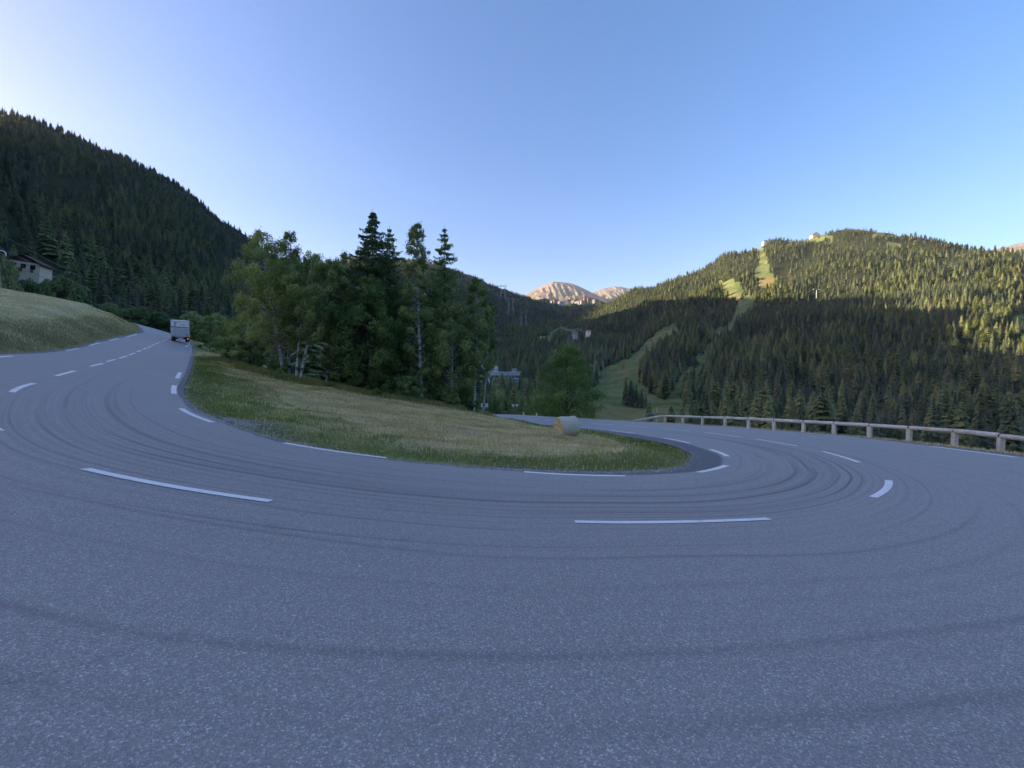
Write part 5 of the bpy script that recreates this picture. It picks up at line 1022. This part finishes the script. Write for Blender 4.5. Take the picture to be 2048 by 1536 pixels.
# white tubular chute left of the hall
def chute(P, r, label):
    b = MB(); b.tube([w3(*p) for p in P], r, 6); tag(b.build('lift_cable_tube', M_white), label, 'railing', 'white railings of the valley station')
chute([(959, 723, 440), (966, 735, 436), (973, 747, 430), (980, 756, 424)], .55, 'thick white railing dropping to the left of the hall'); chute([(972, 723, 445), (974, 732, 444)], .7, 'short upright white post left of the hall')
chute([(966, 737, 440), (980, 738, 440), (995, 736, 440)], .5, 'horizontal white railing above the left end of the hall'); chute([(976, 768, 400), (982, 775, 398), (988, 780, 396)], .9, 'white curved kerb below the left end of the hall')
def car(x, y, d, label, m, rz):
    X = px_at(x, d); z = H1(X, d); root = tag(empty('parked_car', (X, d, z), rz), label, 'car')
    b = MB(); V = []; prof = [(-2.1, .35), (-2.1, .8), (-1.5, .95), (-.8, 1.42), (.9, 1.42), (1.6, .95), (2.1, .85), (2.15, .35)]
    for yy in (-.85, .85): V += [(p[0], yy * (.85 if p[1] > 1.2 else 1), p[1]) for p in prof]
    n = len(prof); b.add(V, [tuple(range(n)), tuple(reversed(range(n, 2 * n)))] + [(i, i + n, (i + 1) % n + n, (i + 1) % n) for i in range(n)]); b.build('body', m, root)
    b = MB(); b.box(-1.1, 1.2, -.80, -.79, .98, 1.34); b.build('side_window', M_glass, root)
    for xx in (-1.35, 1.35):
        for yy in (-.85, .85): b = MB(); b.cyl((xx, yy - .1, .32), (xx, yy + .1, .32), .32, 12); b.build('wheel', M_dark, root)
car(442, 616, 205, 'white car parked high on the slope between the truck and the grove', M_white, R(-10))

# ------------------------------------------------------------------ signs and small roadside things
def town_sign():
    d = 51.; X = px_at(969, d); z0 = min(H1(X, d), ray(969, 829)[1] * d); root = tag(empty('town_sign', (X, d, z0), R(6)), 'white rectangular road sign with blue lower band beside the far road', 'sign')
    zt, zb = ray(969, 807)[1] * d - z0, ray(969, 816)[1] * d - z0
    for xx in (-.3, .3): b = MB(); b.tube([(xx, .06, -.5), (xx, .06, zt)], .035, 6); b.build('post', M_steel, root)
    b = MB(); b.box(-.46, .46, -.02, .02, zb, zt); p = b.build('panel', M_white, root)
    b = MB(); b.box(-.44, .44, -.026, -.02, zb + .03, zb + .14); b.build('blue_band', M_blue, p)
    b = MB()
    for i in range(6): b.box(-.31 + i * .11, -.24 + i * .11, -.026, -.02, zb + .28, zb + .42)
    b.build('lettering', M_black, p)
town_sign()
def delin(x, y, d, label, hgt_=.75):
    X = px_at(x, d); z0 = H1(X, d); zt = ray(x, y)[1] * d; z0 = min(z0, zt - .3); root = tag(empty('delineator_post', (X, d, z0)), label, 'marker post', 'white marker posts')
    b = MB(); b.tube([(0, 0, -.1), (0, 0, zt - z0), (0, .02, zt - z0 + .05)], [.07, .07, .03], 8); p = b.build('post', M_white, root)
    b = MB(); b.tube([(0, 0, (zt - z0) * .72), (0, 0, (zt - z0) * .84)], .073, 8); b.build('reflector', M_dark, p)
delin(1047.5, 825, 47.5, 'white marker post beyond the far road, right of the town sign'); delin(1073, 827, 46.0, 'white marker post on the far road edge just left of the hay bale'); delin(201, 668, 42.5, 'small white marker post at the foot of the hay bank'); delin(967, 818, 49.2, 'small white marker under the town sign')
delin(1315, 815, 150, 'small white post on the meadow beyond the start of the guardrail')
def tri_sign(x, y, d, label):
    X = px_at(x, d); zt = ray(x, y)[1] * d; z0 = min(H1(X, d), zt - 1.5); root = tag(empty('road_sign', (X, d, z0)), label, 'sign', 'small signs beyond the far road'); h = zt - z0
    b = MB(); b.tube([(0, .04, -.3), (0, .04, h)], .05, 6); b.build('post', M_steel, root)
    b = MB(); s = .3; b.add([(-s, -.02, h), (s, -.02, h), (0, -.02, h - 1.5 * s), (-s, .02, h), (s, .02, h), (0, .02, h - 1.5 * s)], [(0, 2, 1), (3, 4, 5), (0, 1, 4, 3), (1, 2, 5, 4), (2, 0, 3, 5)]); b.build('plate', M_white, root)
tri_sign(1026, 809, 70, 'left of two small white give-way signs beyond the far road'); tri_sign(1034, 809, 70, 'right of two small white give-way signs beyond the far road'); tri_sign(943, 805, 50, 'small pale sign half hidden in the grass left of the town sign')
def machine():
    d = 150.; x = 1302; X = px_at(x, d); z = ray(x, 836)[1] * d; root = tag(empty('drag_lift_base', (X, d, z)), 'blue-green steel lift machinery behind the start of the guardrail', 'machinery'); mt = simple('teal_steel', (.05, .16, .19), .5, .4, .15)
    b = MB(); b.box(-1.3, 1.3, -.5, .5, .9, 1.5); b.box(-.9, .9, -.6, .6, 1.5, 1.8); b.build('frame', mt, root)
    for xx in (-1.0, 1.0): b = MB(); b.tube([(xx, 0, -1.2), (xx * .7, 0, 1)], .12, 6); b.build('leg', mt, root)
    for xx in (-1.1, 0, 1.1): b = MB(); b.cyl((xx, -.65, 1.3), (xx, .65, 1.3), .25, 10); b.build('roller', M_steel, root)
machine()
# a few stones and litter on the gravel edge
for i, (x, y, s) in enumerate([(577, 783, .05), (883, 891, .04), (790, 890, .04), (720, 1134, .02), (530, 845, .05)]):
    c = bp(x, y); rg = random.Random(i); V = [(rg.uniform(.7, 1.2) * a * s, rg.uniform(.7, 1.2) * b_ * s, c_ * s * .7) for a, b_, c_ in ((1, 0, 0), (0, 1, 0), (-1, 0, 0), (0, -1, 0), (.1, .1, 1), (0, 0, -.6))]
    z = max(float(nearH(np.array([c[0]]), np.array([c[1]]))[0]), float(gsurf(np.array([c[0]]), np.array([c[1]]))[0])); lbl = ['white pebble on the mown grass below the birches', 'white pebble in green grass at the inner road edge', 'pale pebble left of the white one at the inner road edge', 'light chip of stone on the near asphalt', 'pale stone in the gravel at the road edge'][i]
    o = tag(obj('pebble', mesh('pebble', V, [(0, 1, 4), (1, 2, 4), (2, 3, 4), (3, 0, 4), (1, 0, 5), (2, 1, 5), (3, 2, 5), (0, 3, 5)], M_whiter)), lbl, 'pebble', 'pale pebbles'); o.location = (c[0], c[1], z + s * .4)
# ------------------------------------------------------------------ thin morning haze
b = MB(); b.box(-4300, 4300, -4100, 8300, -120, 1500); hz = NT('haze'); hz.n.remove(hz.b); vp = hz.n.new('ShaderNodeVolumePrincipled')
vp.inputs['Color'].default_value = (.80, .88, 1.0, 1); vp.inputs['Density'].default_value = 3.5e-5; vp.inputs['Anisotropy'].default_value = 0.1; hz.t.links.new(vp.outputs[0], hz.out.inputs['Volume'])
tag(b.build('haze', hz.m), kind='stuff')
print('done', len(bpy.data.objects), 'lowest ground', FZ.min(), 'highest', FZ.max())
